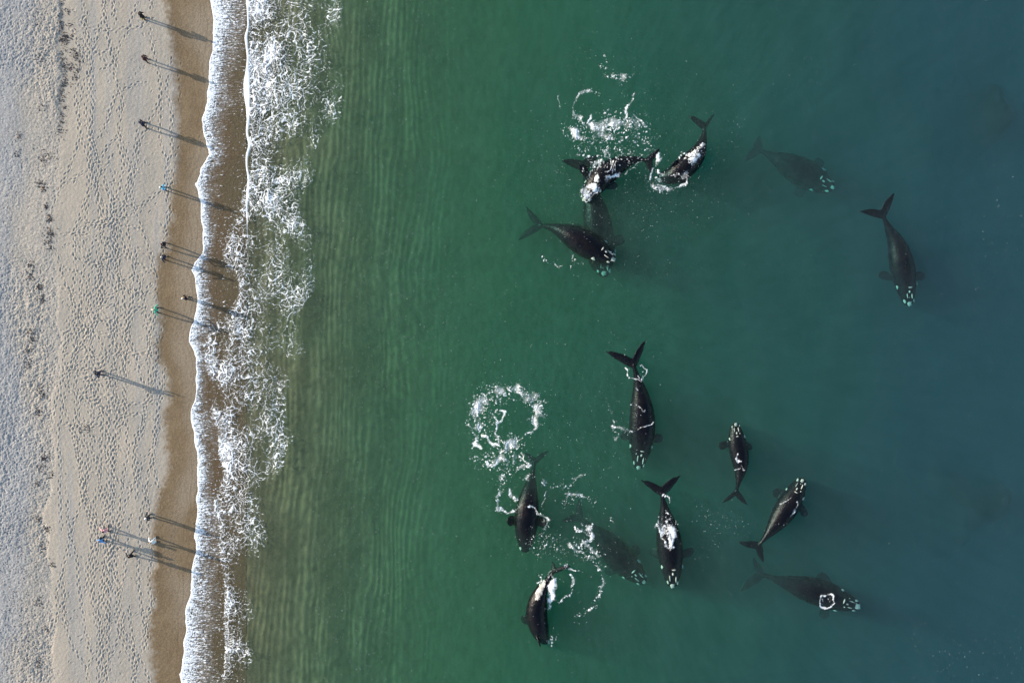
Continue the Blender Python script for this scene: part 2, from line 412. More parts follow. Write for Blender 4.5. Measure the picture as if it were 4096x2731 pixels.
# ------------------------------------------------------------------ the sea: a body of turbid water with a wavy top
WDX = 0.2
wxs = np.arange(-34.0, 58.01, WDX); wys = np.arange(-38.0, 38.01, WDX)
WX, WY = np.meshgrid(wxs, wys); nw = WX.shape
off = WX - at_line(FRONT, WY)
edge = smooth(0, 3, WX + 34) * smooth(0, 3, 58 - WX) * smooth(0, 3, WY + 38) * smooth(0, 3, 38 - WY)
WZ = 0.024 * fnoise(*nw, WDX, 0.16, 0.40, 51) + 0.018 * fnoise(*nw, WDX, 0.55, 2.6, 52) * smooth(45, 8, off) + 0.03 * fnoise(*nw, WDX, 1.2, 3.5, 53)
WZ = np.clip(WZ, -0.16, 0.16) * edge * (0.4 + 0.6 * smooth(2, 9, off))
def wave_z(x, y):
    fx = np.clip((np.asarray(x) - wxs[0]) / WDX, 0, nw[1] - 1.001); fy = np.clip((np.asarray(y) - wys[0]) / WDX, 0, nw[0] - 1.001)
    j = fx.astype(int); i = fy.astype(int); u = fx - j; v = fy - i
    return (WZ[i, j] * (1 - u) * (1 - v) + WZ[i, j + 1] * u * (1 - v) + WZ[i + 1, j] * (1 - u) * v + WZ[i + 1, j + 1] * u * v)
def build_water():
    top = np.stack([WX, WY, WZ], -1).reshape(-1, 3)
    ny, nx = nw; idx = np.arange(ny * nx).reshape(ny, nx)
    me = bpy.data.meshes.new('water')
    n0 = len(top)
    B = 900.0; zb = -60.0
    corners = [(-B, -B, 0), (B, -B, 0), (B, B, 0), (-B, B, 0), (-B, -B, zb), (B, -B, zb), (B, B, zb), (-B, B, zb)]
    faces = grid_faces(ny, nx).tolist()
    c = [n0 + k for k in range(8)]
    # skirt: between each side of the wavy patch and the far rim, all at still-water height
    faces.append([c[0], c[1]] + idx[0, ::-1].tolist())
    faces.append([c[1], c[2]] + idx[::-1, -1].tolist())
    faces.append([c[2], c[3]] + idx[-1, :].tolist())
    faces.append([c[3], c[0]] + idx[:, 0].tolist())
    faces += [[c[0], c[4], c[5], c[1]], [c[1], c[5], c[6], c[2]], [c[2], c[6], c[7], c[3]], [c[3], c[7], c[4], c[0]], [c[4], c[7], c[6], c[5]]]
    me.from_pydata(top.tolist() + corners, [], faces); me.update()
    o = bpy.data.objects.new('water', me); COL.objects.link(o); me.materials.append(M_WATER)
    return prop(o, 'green to blue turbid sea water off the beach', kind='structure')
build_water()

# ------------------------------------------------------------------ foam as real lace of froth
def lace(x, y, seed, big=0.85, small=0.26, stretch=1.0):
    n = x.shape; dx = abs(x[0, 1] - x[0, 0])
    wx = x + 0.22 * fnoise(*n, dx, 0.30, 0.30, seed) + 0.05 * fnoise(*n, dx, .08, .08, seed + 1)
    wy = (y + 0.22 * fnoise(*n, dx, 0.30, 0.30, seed + 2) + 0.05 * fnoise(*n, dx, .08, .08, seed + 3)) * stretch
    a1, a2 = worley(wx, wy, big, seed); b1, b2 = worley(wx, wy, small, seed + 9)
    r1 = 1 - np.clip((a2 - a1) * big / 0.20, 0, 1); r2 = 1 - np.clip((b2 - b1) * small / 0.085, 0, 1)
    return r1, r2
def foam_from(name, gx, gy, strength, zfun, thick=0.05, kind='stuff', label=None, mat=None, lo=-0.22, hi=0.30, veil=None):
    """strength > 0 where there is froth; keeps the cells with froth, lifts them by its strength and thins them out to bubbles at the edge"""
    alpha = smooth(lo, hi, strength)
    if veil is not None: alpha = np.maximum(alpha, veil)
    m = alpha > 0.05
    ny, nx = gx.shape
    cell = m[:-1, :-1] | m[:-1, 1:] | m[1:, 1:] | m[1:, :-1]
    f = grid_faces(ny, nx)[cell.ravel()]
    used, inv = np.unique(f.ravel(), return_inverse=True)
    vx, vy, s = gx.ravel()[used], gy.ravel()[used], np.clip(strength.ravel()[used], 0, 1)
    z = zfun(vx, vy) + 0.012 + thick * np.sqrt(s)
    o = mesh_np(name, np.stack([vx, vy, z], -1), inv.reshape(-1, 4), mat or M_FOAM, attrs={'froth': alpha.ravel()[used]})
    return prop(o, label, kind=kind)

FD = 0.037
fx_, fy_ = np.meshgrid(np.arange(-34.2, -16.0, FD), np.arange(-35.2, 35.2, FD)); nf = fx_.shape
fpy = 1365.5 - fy_ / MPP
fr = at_line(FRONT, fy_) + 0.05 * fnoise(*nf, FD, 0.12, 0.35, 61) + 0.04 * np.abs(np.sin(fy_ * 2.1 + 1.3 * np.sin(fy_ * 0.31)))
u = fx_ - fr
l0 = at_line(LACE0, fy_); l1 = at_line(LACE1, fy_)
sx = fnoise(*nf, FD, 0.15, 0.022, 62); sx2 = fnoise(*nf, FD, 0.06, 0.022, 63)
big = fnoise(*nf, FD, 0.6, 1.5, 64)
r1, r2 = lace(fx_, fy_, 70, 0.72, 0.24)
reach = np.interp(fpy, [0, 120, 300, 450, 560, 683, 760, 1000, 1100, 1300, 1450, 1600, 1700, 1950, 2050, 2300, 2450, 2731],
                  [3.2, 2.8, 1.6, 1.8, 1.3, 1.1, 1.6, 0.6, 1.4, 1.2, 0.6, 0.8, 1.7, 1.0, 2.0, 1.7, 2.2, 2.5]) * (1 + 0.18 * big)
dstreak = np.exp(-np.clip(u, 0, None) / np.clip(reach, 0.25, None))
edgew = np.interp(fpy, [0, 200, 500, 700, 1000, 1400, 1600, 1700, 2100, 2400, 2731], [.18, .2, .16, .16, .10, .10, .16, .26, .14, .22, .34])
sr1, sr2 = lace(fx_, fy_, 75, 0.5, 0.24, 2.6)
streak = 0.30 * sx + 0.28 * sx2 + 1.25 * (np.maximum(sr2, sr1 * .9) - 0.55)
s_front = np.where(u > 0, np.maximum((edgew - u) * 6 + 0.25 * sx2 + 0.1, (dstreak * 2.35 - 1.38) + streak * 0.75), -1)
s_front = np.where((u > 0) & (u < 0.10), 0.65, s_front)
# thin flecks in the swash between run-up and lace
s_mid = np.where((u > 0.3) & (fx_ < l0 + 1), 0.45 * sx2 + 0.25 * sx + (sr2 - 1.0) * 1.1 - 0.86 + 0.45 * smooth(1.6, 0.2, l0 - fx_) + 0.12 * big, -1)
# the lace: dense at its landward line, thinning seaward
tl = (fx_ - l0) / np.clip(l1 - l0, 1, None) + 0.07 * big
gaps = fnoise(*nf, FD, 0.7, 0.9, 65)
dl = np.interp(tl, [-0.06, 0.0, 0.06, 0.3, 0.6, 0.85, 1.0, 1.12], [0, .60, .73, .43, .33, .27, .18, 0.0])
dl = dl + 0.17 * gaps * (dl > 0)
dense_top = smooth(900, 500, fpy)
dl += 0.0 * dense_top
lacef = np.maximum(r1 * 1.0, r2 * 0.84) + 0.06 * sx2 + 0.06 * fnoise(*nf, FD, 0.05, 0.05, 66)
s_lace = np.where((tl > -0.06) & (tl < 1.1), (lacef - (1.04 - 0.72 * dl)) * 1.8, -1)
s_lace = np.where(dl <= 0.02, -1, s_lace)
# bar of a small breaker in the north
brk = np.interp(fpy, [-200, 500, 800, 980], [1, 1, 0.7, 0.0])
bx0 = X(990) + 0.06 * fnoise(*nf, FD, 0.3, 0.5, 67) + 0.0012 * (fpy - 200) * MPP
s_brk = np.where(brk > 0, (0.16 * brk + 0.05 * big * brk - np.abs(fx_ - bx0)) * 7, -1)
s_lace = np.where((fpy < 640) & (fx_ < bx0), -1, s_lace); dl = np.where((fpy < 640) & (fx_ < bx0), 0, dl)
surf = np.maximum.reduce([s_front, s_mid, s_lace, s_brk])
surf = np.where(u > 0, surf, -1)
def surf_z(x, y):
    return np.maximum(base_height(x, y) + 0.012, wave_z(x, y))
veil = 0.42 * np.exp(-np.clip(u, 0, None) / np.clip(reach * 0.8, .2, None)) * (u > 0) + 0.34 * np.clip(dl - .50, 0, 1) * np.clip(1 + .5 * gaps, 0, 2)
veil = np.where(u > 0, veil * np.clip(.75 + .5 * streak, 0.2, 1.3), 0); veil = np.where(veil < .07, 0, veil)
foam_from('surf_foam', fx_, fy_, surf, surf_z, 0.035, veil=veil, lo=-0.25, hi=0.50, label='white swash and lacy surf foam along the water edge')

# ------------------------------------------------------------------ whales
def lerp_tab(tab, t): return np.interp(t, tab[0], tab[1])
W_TAB = ([0, .015, .04, .08, .13, .18, .23, .30, .38, .48, .58, .68, .78, .87, .94, 1], [.16, .34, .46, .56, .68, .80, .88, .95, 1, .97, .86, .67, .44, .25, .16, .13])
U_TAB = ([0, .03, .08, .14, .2, .28, .38, .5, .62, .75, .88, 1], [.10, .26, .40, .54, .68, .80, .88, .88, .76, .52, .30, .17])
D_TAB = ([0, .03, .1, .2, .3, .45, .6, .75, .88, 1], [.15, .55, .85, 1.0, 1.05, 1.0, .82, .5, .28, .17])

class Body:
    def __init__(s, pts, wpx, roll):
        raw = [P(p[0], p[1], p[2] - .07) for p in pts]
        q = [raw[0] * 2 - raw[1]] + raw + [raw[-1] * 2 - raw[-2]]
        fine = []
        for i in range(1, len(q) - 2):
            for k in range(24):
                t = k / 24
                a, b, c, d = q[i - 1], q[i], q[i + 1], q[i + 2]
                fine.append(0.5 * ((2 * b) + (c - a) * t + (2 * a - 5 * b + 4 * c - d) * t * t + (3 * b - a - 3 * c + d) * t ** 3))
        fine.append(raw[-1])
        acc = [0.0]
        for a, b in zip(fine, fine[1:]): acc.append(acc[-1] + (b - a).length)
        s.len = acc[-1]; s.fine, s.acc = fine, np.array(acc) / acc[-1]
        s.hw = wpx * MPP * 0.5; s.roll = roll
        s.arr = np.array([list(v) for v in fine])
    def pos(s, t): return Vector([float(np.interp(t, s.acc, s.arr[:, k])) for k in range(3)])
    def frame(s, t):
        a, b = s.pos(max(0, t - .02)), s.pos(min(1, t + .02))
        T = (b - a).normalized(); U = Vector((0, 0, 1)); U = (U - T * U.dot(T)).normalized(); S = T.cross(U)
        rot = Quaternion(T, s.roll * float(np.interp(t, [0, .8, 1], [1, 1, .6])))
        return T, rot @ S, rot @ U
    def ring(s, t, th):
        w, hu, hd = (s.hw * float(lerp_tab(tb, t)) for tb in (W_TAB, U_TAB, D_TAB))
        c, sn = math.cos(th), math.sin(th)
        k = float(np.interp(t, [0, .02, .08, .18, .26], [0, .5, 1, .8, 0]))     # head: arched narrow upper jaw over wide lips
        xx = w * math.copysign(abs(c) ** (1 - .2 * k), c)
        zz = hu * abs(sn) ** (1 + 0.55 * k) if sn > 0 else hd * sn
        return xx, zz
    def surf(s, t, v):
        th = math.acos(max(-1, min(1, v)))
        T, S, U = s.frame(t); xx, zz = s.ring(t, th)
        a, b = s.ring(t, th - .06), s.ring(t, th + .06)
        tg = (S * (b[0] - a[0]) + U * (b[1] - a[1])); n = tg.cross(T)
        c = s.pos(t); p = c + S * xx + U * zz
        if n.dot(p - c) < 0: n = -n
        return p, n.normalized(), T

def loft(bm, rings):
    vr = [[bm.verts.new(p) for p in r] for r in rings]
    n = len(vr[0])
    for a, b in zip(vr, vr[1:]):
        for i in range(n):
            bm.faces.new((a[i], a[(i + 1) % n], b[(i + 1) % n], b[i]))
    bm.faces.new(vr[0][::-1]); bm.faces.new(vr[-1])

def bez(a, b, c, t): return a * (1 - t) ** 2 + b * 2 * t * (1 - t) + c * t * t

def lobe(bm, root_f, root_b, tip, up, th0, bulge_f, bulge_b, fwd, n=12):
    """a fluke lobe or flipper: lens sections between a leading and a trailing edge"""
    L = (tip - (root_f + root_b) * .5).length
    cf = root_f.lerp(tip, .5) + fwd * bulge_f * L; cb = root_b.lerp(tip, .5) - fwd * bulge_b * L
    rings = []
    for i in range(n + 1):
        t = i / n * 0.985
        f, b = bez(root_f, cf, tip, t), bez(root_b, cb, tip, t)
        m, h = (f + b) * .5, (f - b) * .5
        th = th0 * (1 - .72 * t) * .5
        rings.append([m + h * math.cos(k * math.pi / 5) + up * th * math.sin(k * math.pi / 5) for k in range(10)])
    loft(bm, rings)

def remesh(o, size, smooth_it=4, fac=0.5):
    md = o.modifiers.new('r', 'REMESH'); md.mode = 'VOXEL'; md.voxel_size = size; md.use_smooth_shade = True
    sm = o.modifiers.new('s', 'SMOOTH'); sm.iterations = smooth_it; sm.factor = fac
    dg = bpy.context.evaluated_depsgraph_get()
    me = bpy.data.meshes.new_from_object(o.evaluated_get(dg)); me.name = o.name
    old = o.data; o.modifiers.clear(); o.data = me; bpy.data.meshes.remove(old)
    for p in me.polygons: p.use_smooth = True

ico = None
def lump_mesh(seed):
    bm = bmesh.new(); bmesh.ops.create_icosphere(bm, subdivisions=2, radius=1.0)
    r = random.Random(seed)
    ph = [r.uniform(0, 6.28) for _ in range(6)]
    for v in bm.verts:
        k = 1 + .16 * math.sin(3.1 * v.co.x + ph[0]) * math.sin(2.7 * v.co.y + ph[1]) + .22 * math.sin(5.3 * v.co.x + ph[2]) * math.cos(4.7 * v.co.y + ph[3]) + r.uniform(-.10, .10)
        v.co *= k
    me = bpy.data.meshes.new('callosity'); bm.to_mesh(me); bm.free(); me.materials.append(M_CALL)
    for p in me.polygons: p.use_smooth = True
    return me
LUMPS = [lump_mesh(i) for i in range(5)]

# (t along the body, place across -1..1, half length, half width) in units of the whale's half width
CALL = [(.026, 0.0, .29, .20), (.050, .74, .17, .10), (.050, -.74, .17, .10), (.100, .26, .32, .052), (.106, -.26, .34, .050),
        (.140, .03, .14, .085), (.182, .04, .065, .20), (.215, .93, .18, .14), (.215, -.93, .18, .14), (.072, -.05, .06, .055), (.152, -.36, .07, .05), (.085, .45, .05, .04), (.13, .5, .045, .04)]
WHALE_MESHES = []
def whale(label, pts, wpx, tips, flippers=(), roll=0.0, notch=0.34, calls=CALL, chord=0.30, zf=None):
    b = Body(pts, wpx * 1.08, R(roll))
    bm = bmesh.new()
    ts = [0, .004, .015] + [.035 + .965 * i / 34 for i in range(35)]
    rings = []
    for t in ts:
        T, S, U = b.frame(t); c = b.pos(t)
        rings.append([c + S * x_ + U * z_ for x_, z_ in (b.ring(t, k * 2 * math.pi / 28) for k in range(28))])
    loft(bm, rings)
    # flukes
    T, S, U = b.frame(1.0); end = b.pos(1.0); hw = b.hw
    ta, tb = P(*tips[0]), P(*tips[1])
    span = (ta - tb).length
    root = end - T * 0.13 * span
    nt = end + T * notch * hw * 1.3
    up = (ta - end).cross(tb - end).normalized()
    if up.z < 0: up = -up
    for tip in (ta, tb):
        side = (tip - end); side = (side - T * side.dot(T)).normalized()
        lobe(bm, root, nt, tip, up, .20 * hw, .15, chord * .60, (-T + side * .12).normalized())
    # flippers
    for f in flippers:
        tip = P(*f[:3]); t0 = f[3] if len(f) > 3 else .29
        T2, S2, U2 = b.frame(t0); c = b.pos(t0)
        sd = 1 if (tip - c).dot(S2) > 0 else -1
        ro = c + S2 * sd * hw * .62 - U2 * hw * .25
        ax = (tip - ro).normalized()
        w = .30 * hw * (f[4] if len(f) > 4 else 1)
        fw = (-T2 - ax * (-T2).dot(ax)).normalized()
        n = ax.cross(fw).normalized(); L = (tip - ro).length
        rr = []
        for i in range(13):
            t = i / 12
            ww = w * float(np.interp(t, [0, .2, .5, .75, .92, 1], [.75, .85, 1.25, 1.35, 1.0, .45]))
            m = ro + ax * L * t - fw * w * .5 * math.sin(t * 2.2) * .6
            th = .13 * hw * (1 - .6 * t)
            rr.append([m + fw * ww * math.cos(k * math.pi / 5) + n * th * math.sin(k * math.pi / 5) for k in range(10)])
        loft(bm, rr)
    bmesh.ops.recalc_face_normals(bm, faces=bm.faces)
    me = bpy.data.meshes.new('right_whale'); bm.to_mesh(me); bm.free(); me.materials.append(M_WHALE)
    o = bpy.data.objects.new('right_whale', me); COL.objects.link(o)
    remesh(o, 0.075, 3)
    prop(o, label, 'whale', 'right whales in the bay')
    rr_ = random.Random(int(abs(pts[0][0])))
    for k, (t, v, a, w) in enumerate(calls):
        if k > 8 and rr_.random() < .75: continue
        t += rr_.uniform(-.006, .006); v = max(-.96, min(.96, v + rr_.uniform(-.06, .06))); q = rr_.uniform(.68, 1.08); a *= q; w *= q * rr_.uniform(.8, 1.15)
        p, n, T3 = b.surf(t, v)
        c = bpy.data.objects.new('callosity', LUMPS[k % 5]); COL.objects.link(c); c.parent = o
        yv = n.cross(T3).normalized(); xv = yv.cross(n)
        m = Matrix((xv, yv, n)).transposed().to_4x4(); m.translation = p - n * .01
        c.matrix_world = m @ Matrix.Diagonal((a * hw, w * hw, .055 * hw + .02, 1))
    WHALE_MESHES.append(o)
    return o, b

bonnet_only = [CALL[0], CALL[1], CALL[2]]
whale('whale lunging with white water over its shoulders, flukes reaching the splash in the upper group',
      [(2336, 806, -.45), (2368, 757, -.55), (2410, 705, -.62), (2478, 660, -.60), (2545, 638, -.45), (2590, 642, -.35)], 88, [(2640, 590, .05), (2606, 700, -.5)],
      [(2318, 664, .05, .27), (2470, 745, -1.2)], roll=-14)
whale('whale with bright white head patches showing, its flukes fading towards the shore',
      [(2455, 1046, -.55), (2405, 1010, -.75), (2345, 975, -.95), (2270, 935, -1.1), (2210, 912, -1.35), (2160, 902, -1.6)], 106, [(2102, 822, -1.9), (2068, 966, -1.9)],
      [(2400, 1090, -2.0), (2420, 900, -2.2)], roll=16)
whale('submerged whale crossing beneath the two whales of the upper group',
      [(2416, 1108, -1.95), (2412, 1020, -2.15), (2396, 930, -2.05), (2378, 830, -1.75), (2350, 730, -1.35), (2334, 668, -0.95)], 112, [(2242, 643, -0.75), (2400, 620, -1.25)],
      [(2290, 900, -2.65), (2500, 960, -2.65)])
whale('whale twisting among foam with its flukes pointing up the frame',
      [(2632, 716, -1.25), (2690, 706, -.95), (2738, 672, -.72), (2785, 622, -.65), (2810, 565, -.75), (2819, 510, -.95)], 84, [(2750, 460, -1.0), (2862, 452, -1.5)],
      [(2690, 655, .05, .33), (2748, 740, -.4, .25)], roll=40, calls=bonnet_only)
whale('faint deep whale alone between the twisting whale and the far right one',
      [(3332, 756, -2.25), (3270, 722, -2.65), (3210, 690, -2.75), (3140, 652, -2.75), (3080, 622, -2.85), (3036, 600, -2.95)], 112, [(3040, 540, -3.05), (2976, 650, -3.05)],
      [(3190, 790, -3.45), (3290, 640, -3.45)])
whale('long whale just under the surface nearest the dark water, flukes up the frame',
      [(3636, 1222, -1.45), (3626, 1150, -1.55), (3610, 1070, -1.40), (3588, 980, -1.30), (3556, 915, -1.00), (3530, 858, -0.60)], 92, [(3582, 764, -0.40), (3434, 845, -0.40)],
      [(3512, 1100, -1.95), (3700, 1110, -2.35)])
whale('broad whale at the centre with foam ringing its tail stock and green head patches',
      [(2552, 1874, -1.27), (2562, 1800, -1.17), (2568, 1715, -1.07), (2567, 1640, -0.97), (2556, 1545, -0.62), (2534, 1455, -0.10)], 100, [(2418, 1404, -0.14), (2586, 1356, -0.14)],
      [(2480, 1745, -1.72), (2650, 1760, -2.12)])
whale('small whale swimming up the frame with a white-tipped head',
      [(2941, 1690, -.42), (2946, 1745, -.58), (2956, 1810, -.66), (2962, 1870, -.58), (2954, 1925, -.45), (2945, 1966, -.5)], 72, [(2884, 2012, -.62), (2994, 2022, -.62)],
      [(2872, 1782, -.85, .27, 1.25), (3010, 1790, -1.8)])
whale('whale slanting up the frame with pale stripes of water along its back',
      [(3212, 1912, -.55), (3182, 1970, -.75), (3140, 2040, -.83), (3095, 2105, -.70), (3058, 2152, -.55), (3034, 2180, -.6)], 86, [(2950, 2165, -.75), (3056, 2250, -.75)],
      [(3090, 1968, -1.5, .25, 1.2), (3230, 2060, -2.2)], roll=14)
whale('whale heading down the frame with white foam spread over its back',
      [(2690, 2348, -.72), (2687, 2280, -.90), (2680, 2200, -1.0), (2670, 2115, -.95), (2658, 2035, -.62), (2647, 1968, -.22)], 98, [(2560, 1918, -.22), (2726, 1898, -.22)],
      [(2600, 2200, -2.0), (2775, 2205, -2.0)])
whale('submerged whale with a round white blow ring over its shoulders',
      [(3436, 2424, -1.20), (3370, 2402, -1.35), (3290, 2372, -1.45), (3200, 2345, -1.50), (3110, 2318, -1.70), (3046, 2294, -1.90)], 104, [(3012, 2222, -2.00), (2956, 2368, -2.10)],
      [(3276, 2290, -2.00, .30, 1.3), (3300, 2475, -2.80)])
whale('whale with both flippers spread below the lower foam swirl',
      [(2100, 2208, -.95), (2102, 2140, -.85), (2106, 2070, -.85), (2114, 1995, -.95), (2126, 1920, -1.3), (2138, 1850, -1.7)], 90, [(2094, 1806, -1.9), (2200, 1798, -1.9)],
      [(2028, 2088, -.10, .34, 1.2), (2184, 2094, -.12, .34, 1.2)], calls=[CALL[1], CALL[2]])
whale('deep whale with green head patches between the flippered whale and the foam-backed one',
      [(2580, 2328, -1.55), (2530, 2280, -1.75), (2470, 2220, -1.90), (2410, 2150, -1.95), (2360, 2105, -2.15), (2322, 2072, -2.35)], 108, [(2318, 1990, -2.25), (2244, 2086, -2.55)],
      [(2420, 2290, -2.85), (2560, 2190, -2.85)])
whale('lowest whale rolled on its side with a wash of white water along it',
      [(2190, 2572, -1.05), (2168, 2525, -.85), (2148, 2455, -.62), (2158, 2380, -.35), (2188, 2322, -.30), (2212, 2286, -.35)], 84, [(2290, 2262, .15), (2208, 2240, -1.1)],
      [(2084, 2478, -1.2, .34, 1.2), (2162, 2586, .05, .20, .8)], roll=58, calls=[CALL[0], CALL[7]])

def body_patch(o, px, py, rx, ry, an, name, col, label):
    """a pale patch laid over the body: copies of its faces inside an uneven oval, a centimetre proud"""
    me = o.data; n = len(me.vertices); co = np.empty(n * 3, np.float32); me.vertices.foreach_get('co', co); co = co.reshape(-1, 3)
    no = np.empty(n * 3, np.float32); me.vertices.foreach_get('normal', no); no = no.reshape(-1, 3)
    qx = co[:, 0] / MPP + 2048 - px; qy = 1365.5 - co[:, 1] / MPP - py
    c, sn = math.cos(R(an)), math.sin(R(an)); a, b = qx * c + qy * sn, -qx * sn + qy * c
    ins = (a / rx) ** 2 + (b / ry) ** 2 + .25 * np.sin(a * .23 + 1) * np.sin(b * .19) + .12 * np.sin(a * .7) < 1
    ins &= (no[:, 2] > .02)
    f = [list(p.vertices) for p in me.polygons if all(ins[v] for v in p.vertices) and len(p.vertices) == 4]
    if not f: return
    f = np.array(f); used, inv = np.unique(f.ravel(), return_inverse=True)
    t = NT('pale_flank'); nn = t.noise(3.0, 4.0, .6)
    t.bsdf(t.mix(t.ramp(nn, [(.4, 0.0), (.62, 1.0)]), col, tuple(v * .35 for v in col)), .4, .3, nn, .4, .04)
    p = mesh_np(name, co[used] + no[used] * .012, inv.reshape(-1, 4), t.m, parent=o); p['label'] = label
body_patch(WHALE_MESHES[-1], 2160, 2362, 13, 44, 26, 'flank_patch', (.52, .50, .46), 'whitish patch along the rolled flank')  # pale overlay along one flank

# ------------------------------------------------------------------ foam round the whales
DEPS = bpy.context.evaluated_depsgraph_get()
def bvh_of(objs):
    vs, fs, n0 = [], [], 0
    for o in objs:
        me = o.data; co = np.empty(len(me.vertices) * 3, np.float32); me.vertices.foreach_get('co', co)
        vs += co.reshape(-1, 3).tolist(); fs += [[i + n0 for i in p.vertices] for p in me.polygons]; n0 += len(me.vertices)
    return BVHTree.FromPolygons(vs, fs)
BVH = bvh_of(WHALE_MESHES)
def drape_z(x, y):
    w = wave_z(x, y); out = np.array(w)
    for k in range(len(x)):
        h = BVH.ray_cast(Vector((float(x[k]), float(y[k]), 4.0)), Vector((0, 0, -1)), 4.6)
        if h[0] is not None and h[0].z > out[k]: out[k] = h[0].z
    return out

def foam_patch(label, box, strokes=(), blobs=(), seed=1, cell=0.031, big=0.42, small=0.16, solid=(), name='foam'):
    """froth inside a pixel box: strokes (points, half width px, strength) and blobs (x, y, rx, ry, angle, strength); solid blobs are unbroken white water"""
    x0, y0, x1, y1 = box
    gx, gy = np.meshgrid(np.arange(float(X(x0)), float(X(x1)), cell), np.arange(float(Y(y1)), float(Y(y0)), cell)); n = gx.shape
    px = gx / MPP + 2048; py = 1365.5 - gy / MPP
    px = px + 5 * fnoise(*n, cell, .22, .22, seed + 100); py = py + 5 * fnoise(*n, cell, .22, .22, seed + 101)
    D = np.zeros(n)
    for pts, hw, st in strokes:
        hw = hw * .95; dmin = np.full(n, 1e9)
        for (ax, ay), (bx, by) in zip(pts, pts[1:]):
            vx, vy = bx - ax, by - ay; L2 = vx * vx + vy * vy + 1e-6
            t = np.clip(((px - ax) * vx + (py - ay) * vy) / L2, 0, 1)
            dmin = np.minimum(dmin, np.hypot(px - ax - t * vx, py - ay - t * vy))
        D = np.maximum(D, st * np.exp(-(dmin / hw) ** 2))
    def blobf(bx, by, rx, ry, an):
        c, s = math.cos(R(an)), math.sin(R(an)); a = (px - bx) * c + (py - by) * s; b = -(px - bx) * s + (py - by) * c
        return np.exp(-((a / rx) ** 2 + (b / ry) ** 2))
    for bx, by, rx, ry, an, st in blobs: D = np.maximum(D, st * blobf(bx, by, rx, ry, an))
    r1, r2 = lace(gx, gy, seed, big, small)
    n1 = fnoise(*n, cell, .05, .05, seed + 7); n2 = fnoise(*n, cell, .25, .25, seed + 8)
    D = np.clip(D * (1 + .22 * n2), 0, 1.2)
    s = (np.maximum(r1 * .92, r2 * .92) + .20 * n1) - (1.16 - .80 * D)
    s = np.where(D < .06, -1, s) * 1.8
    for bx, by, rx, ry, an in solid:
        bf = blobf(bx, by, rx, ry, an)
        s = np.maximum(s, np.where(bf < .12, -1, bf + .09 * n1 + .16 * n2 + .26 * (np.maximum(r1, r2) - .5) - .42) * 1.2)
    veil = .46 * smooth(.24, .95, D) * np.clip(1 + .35 * n2, .3, 1.6)
    return foam_from(name, gx, gy, s, drape_z, 0.025, label=label, veil=np.where(veil < .06, 0, veil), lo=-.12, hi=.68)

def ring_pts(cx, cy, rx, ry, a0, a1, n=16): return [(cx + rx * math.cos(R(a0 + (a1 - a0) * k / n)), cy + ry * math.sin(R(a0 + (a1 - a0) * k / n))) for k in range(n + 1)]

foam_patch('big splash of white foam above the lunging whale', (2210, 200, 2640, 700),
    strokes=[(ring_pts(2360, 440, 62, 80, 160, 300), 9, .42), ([(2301, 400), (2300, 450), (2330, 490), (2345, 505)], 7, .55), ([(2235, 390), (2236, 430)], 3, .4),
             ([(2512, 420), (2505, 440), (2500, 475)], 6, .85), ([(2535, 460), (2560, 480), (2578, 505)], 8, .7), ([(2545, 370), (2530, 395), (2512, 425)], 7, .5),
             ([(2360, 465), (2355, 490), (2375, 510)], 8, .9), ([(2440, 590), (2430, 625), (2425, 660)], 9, .7), ([(2320, 560), (2340, 590), (2345, 620)], 10, .5),
             ([(2412, 270), (2430, 300), (2480, 310), (2520, 300)], 16, .36), ([(2415, 200), (2425, 250)], 8, .3), ([(2400, 660), (2385, 690)], 8, .5)],
    blobs=[(2440, 505, 95, 46, -8, .66), (2430, 540, 100, 40, 0, .52), (2300, 535, 40, 22, 35, .75), (2520, 500, 60, 40, -20, .55), (2450, 600, 130, 55, 0, .34), (2560, 560, 60, 80, 0, .26)],
    solid=[(2440, 500, 22, 18, 0), (2368, 502, 13, 12, 0), (2356, 628, 8, 10, -30), (2508, 435, 7, 6, 0)], seed=201)
foam_patch('white water breaking over the lunging whale and its flukes', (2290, 560, 2660, 830),
    strokes=[([(2352, 700), (2392, 660), (2400, 640)], 9, .75), ([(2440, 650), (2432, 690)], 3, .8), ([(2450, 645), (2446, 685)], 3, .8), ([(2462, 640), (2460, 680)], 3, .7), ([(2330, 770), (2345, 745), (2380, 750)], 12, .75),
             ([(2500, 700), (2540, 660), (2570, 645)], 5, .5), (ring_pts(2655, 640, 38, 60, -70, 110), 8, .45), ([(2610, 665), (2600, 700), (2606, 730)], 5, .55), ([(2345, 805), (2375, 770), (2395, 760)], 8, .55), ([(2325, 660), (2335, 690)], 4, .45)],
    blobs=[(2345, 770, 22, 26, 30, .7), (2640, 720, 50, 30, 20, .3)],
    solid=[(2442, 712, 44, 13, -24), (2376, 752, 15, 14, 0), (2390, 722, 9, 22, 15), (2634, 622, 15, 24, 15), (2632, 686, 5, 9, 0)], seed=221)
foam_patch('broken white foam round the twisting whale', (2560, 560, 2860, 780),
    strokes=[([(2720, 625), (2760, 612), (2795, 605), (2812, 580)], 9, .75), ([(2675, 690), (2700, 702), (2730, 705), (2740, 690)], 7, .75), ([(2740, 700), (2745, 735), (2720, 755), (2670, 758), (2620, 740)], 10, .55), ([(2612, 740), (2640, 760), (2690, 765)], 10, .45), ([(2790, 590), (2815, 575)], 5, .7)],
    blobs=[(2778, 618, 34, 16, -25, .8), (2765, 645, 16, 22, 0, .6)], solid=[(2757, 638, 10, 8, 0), (2790, 622, 12, 10, -20)], seed=241)
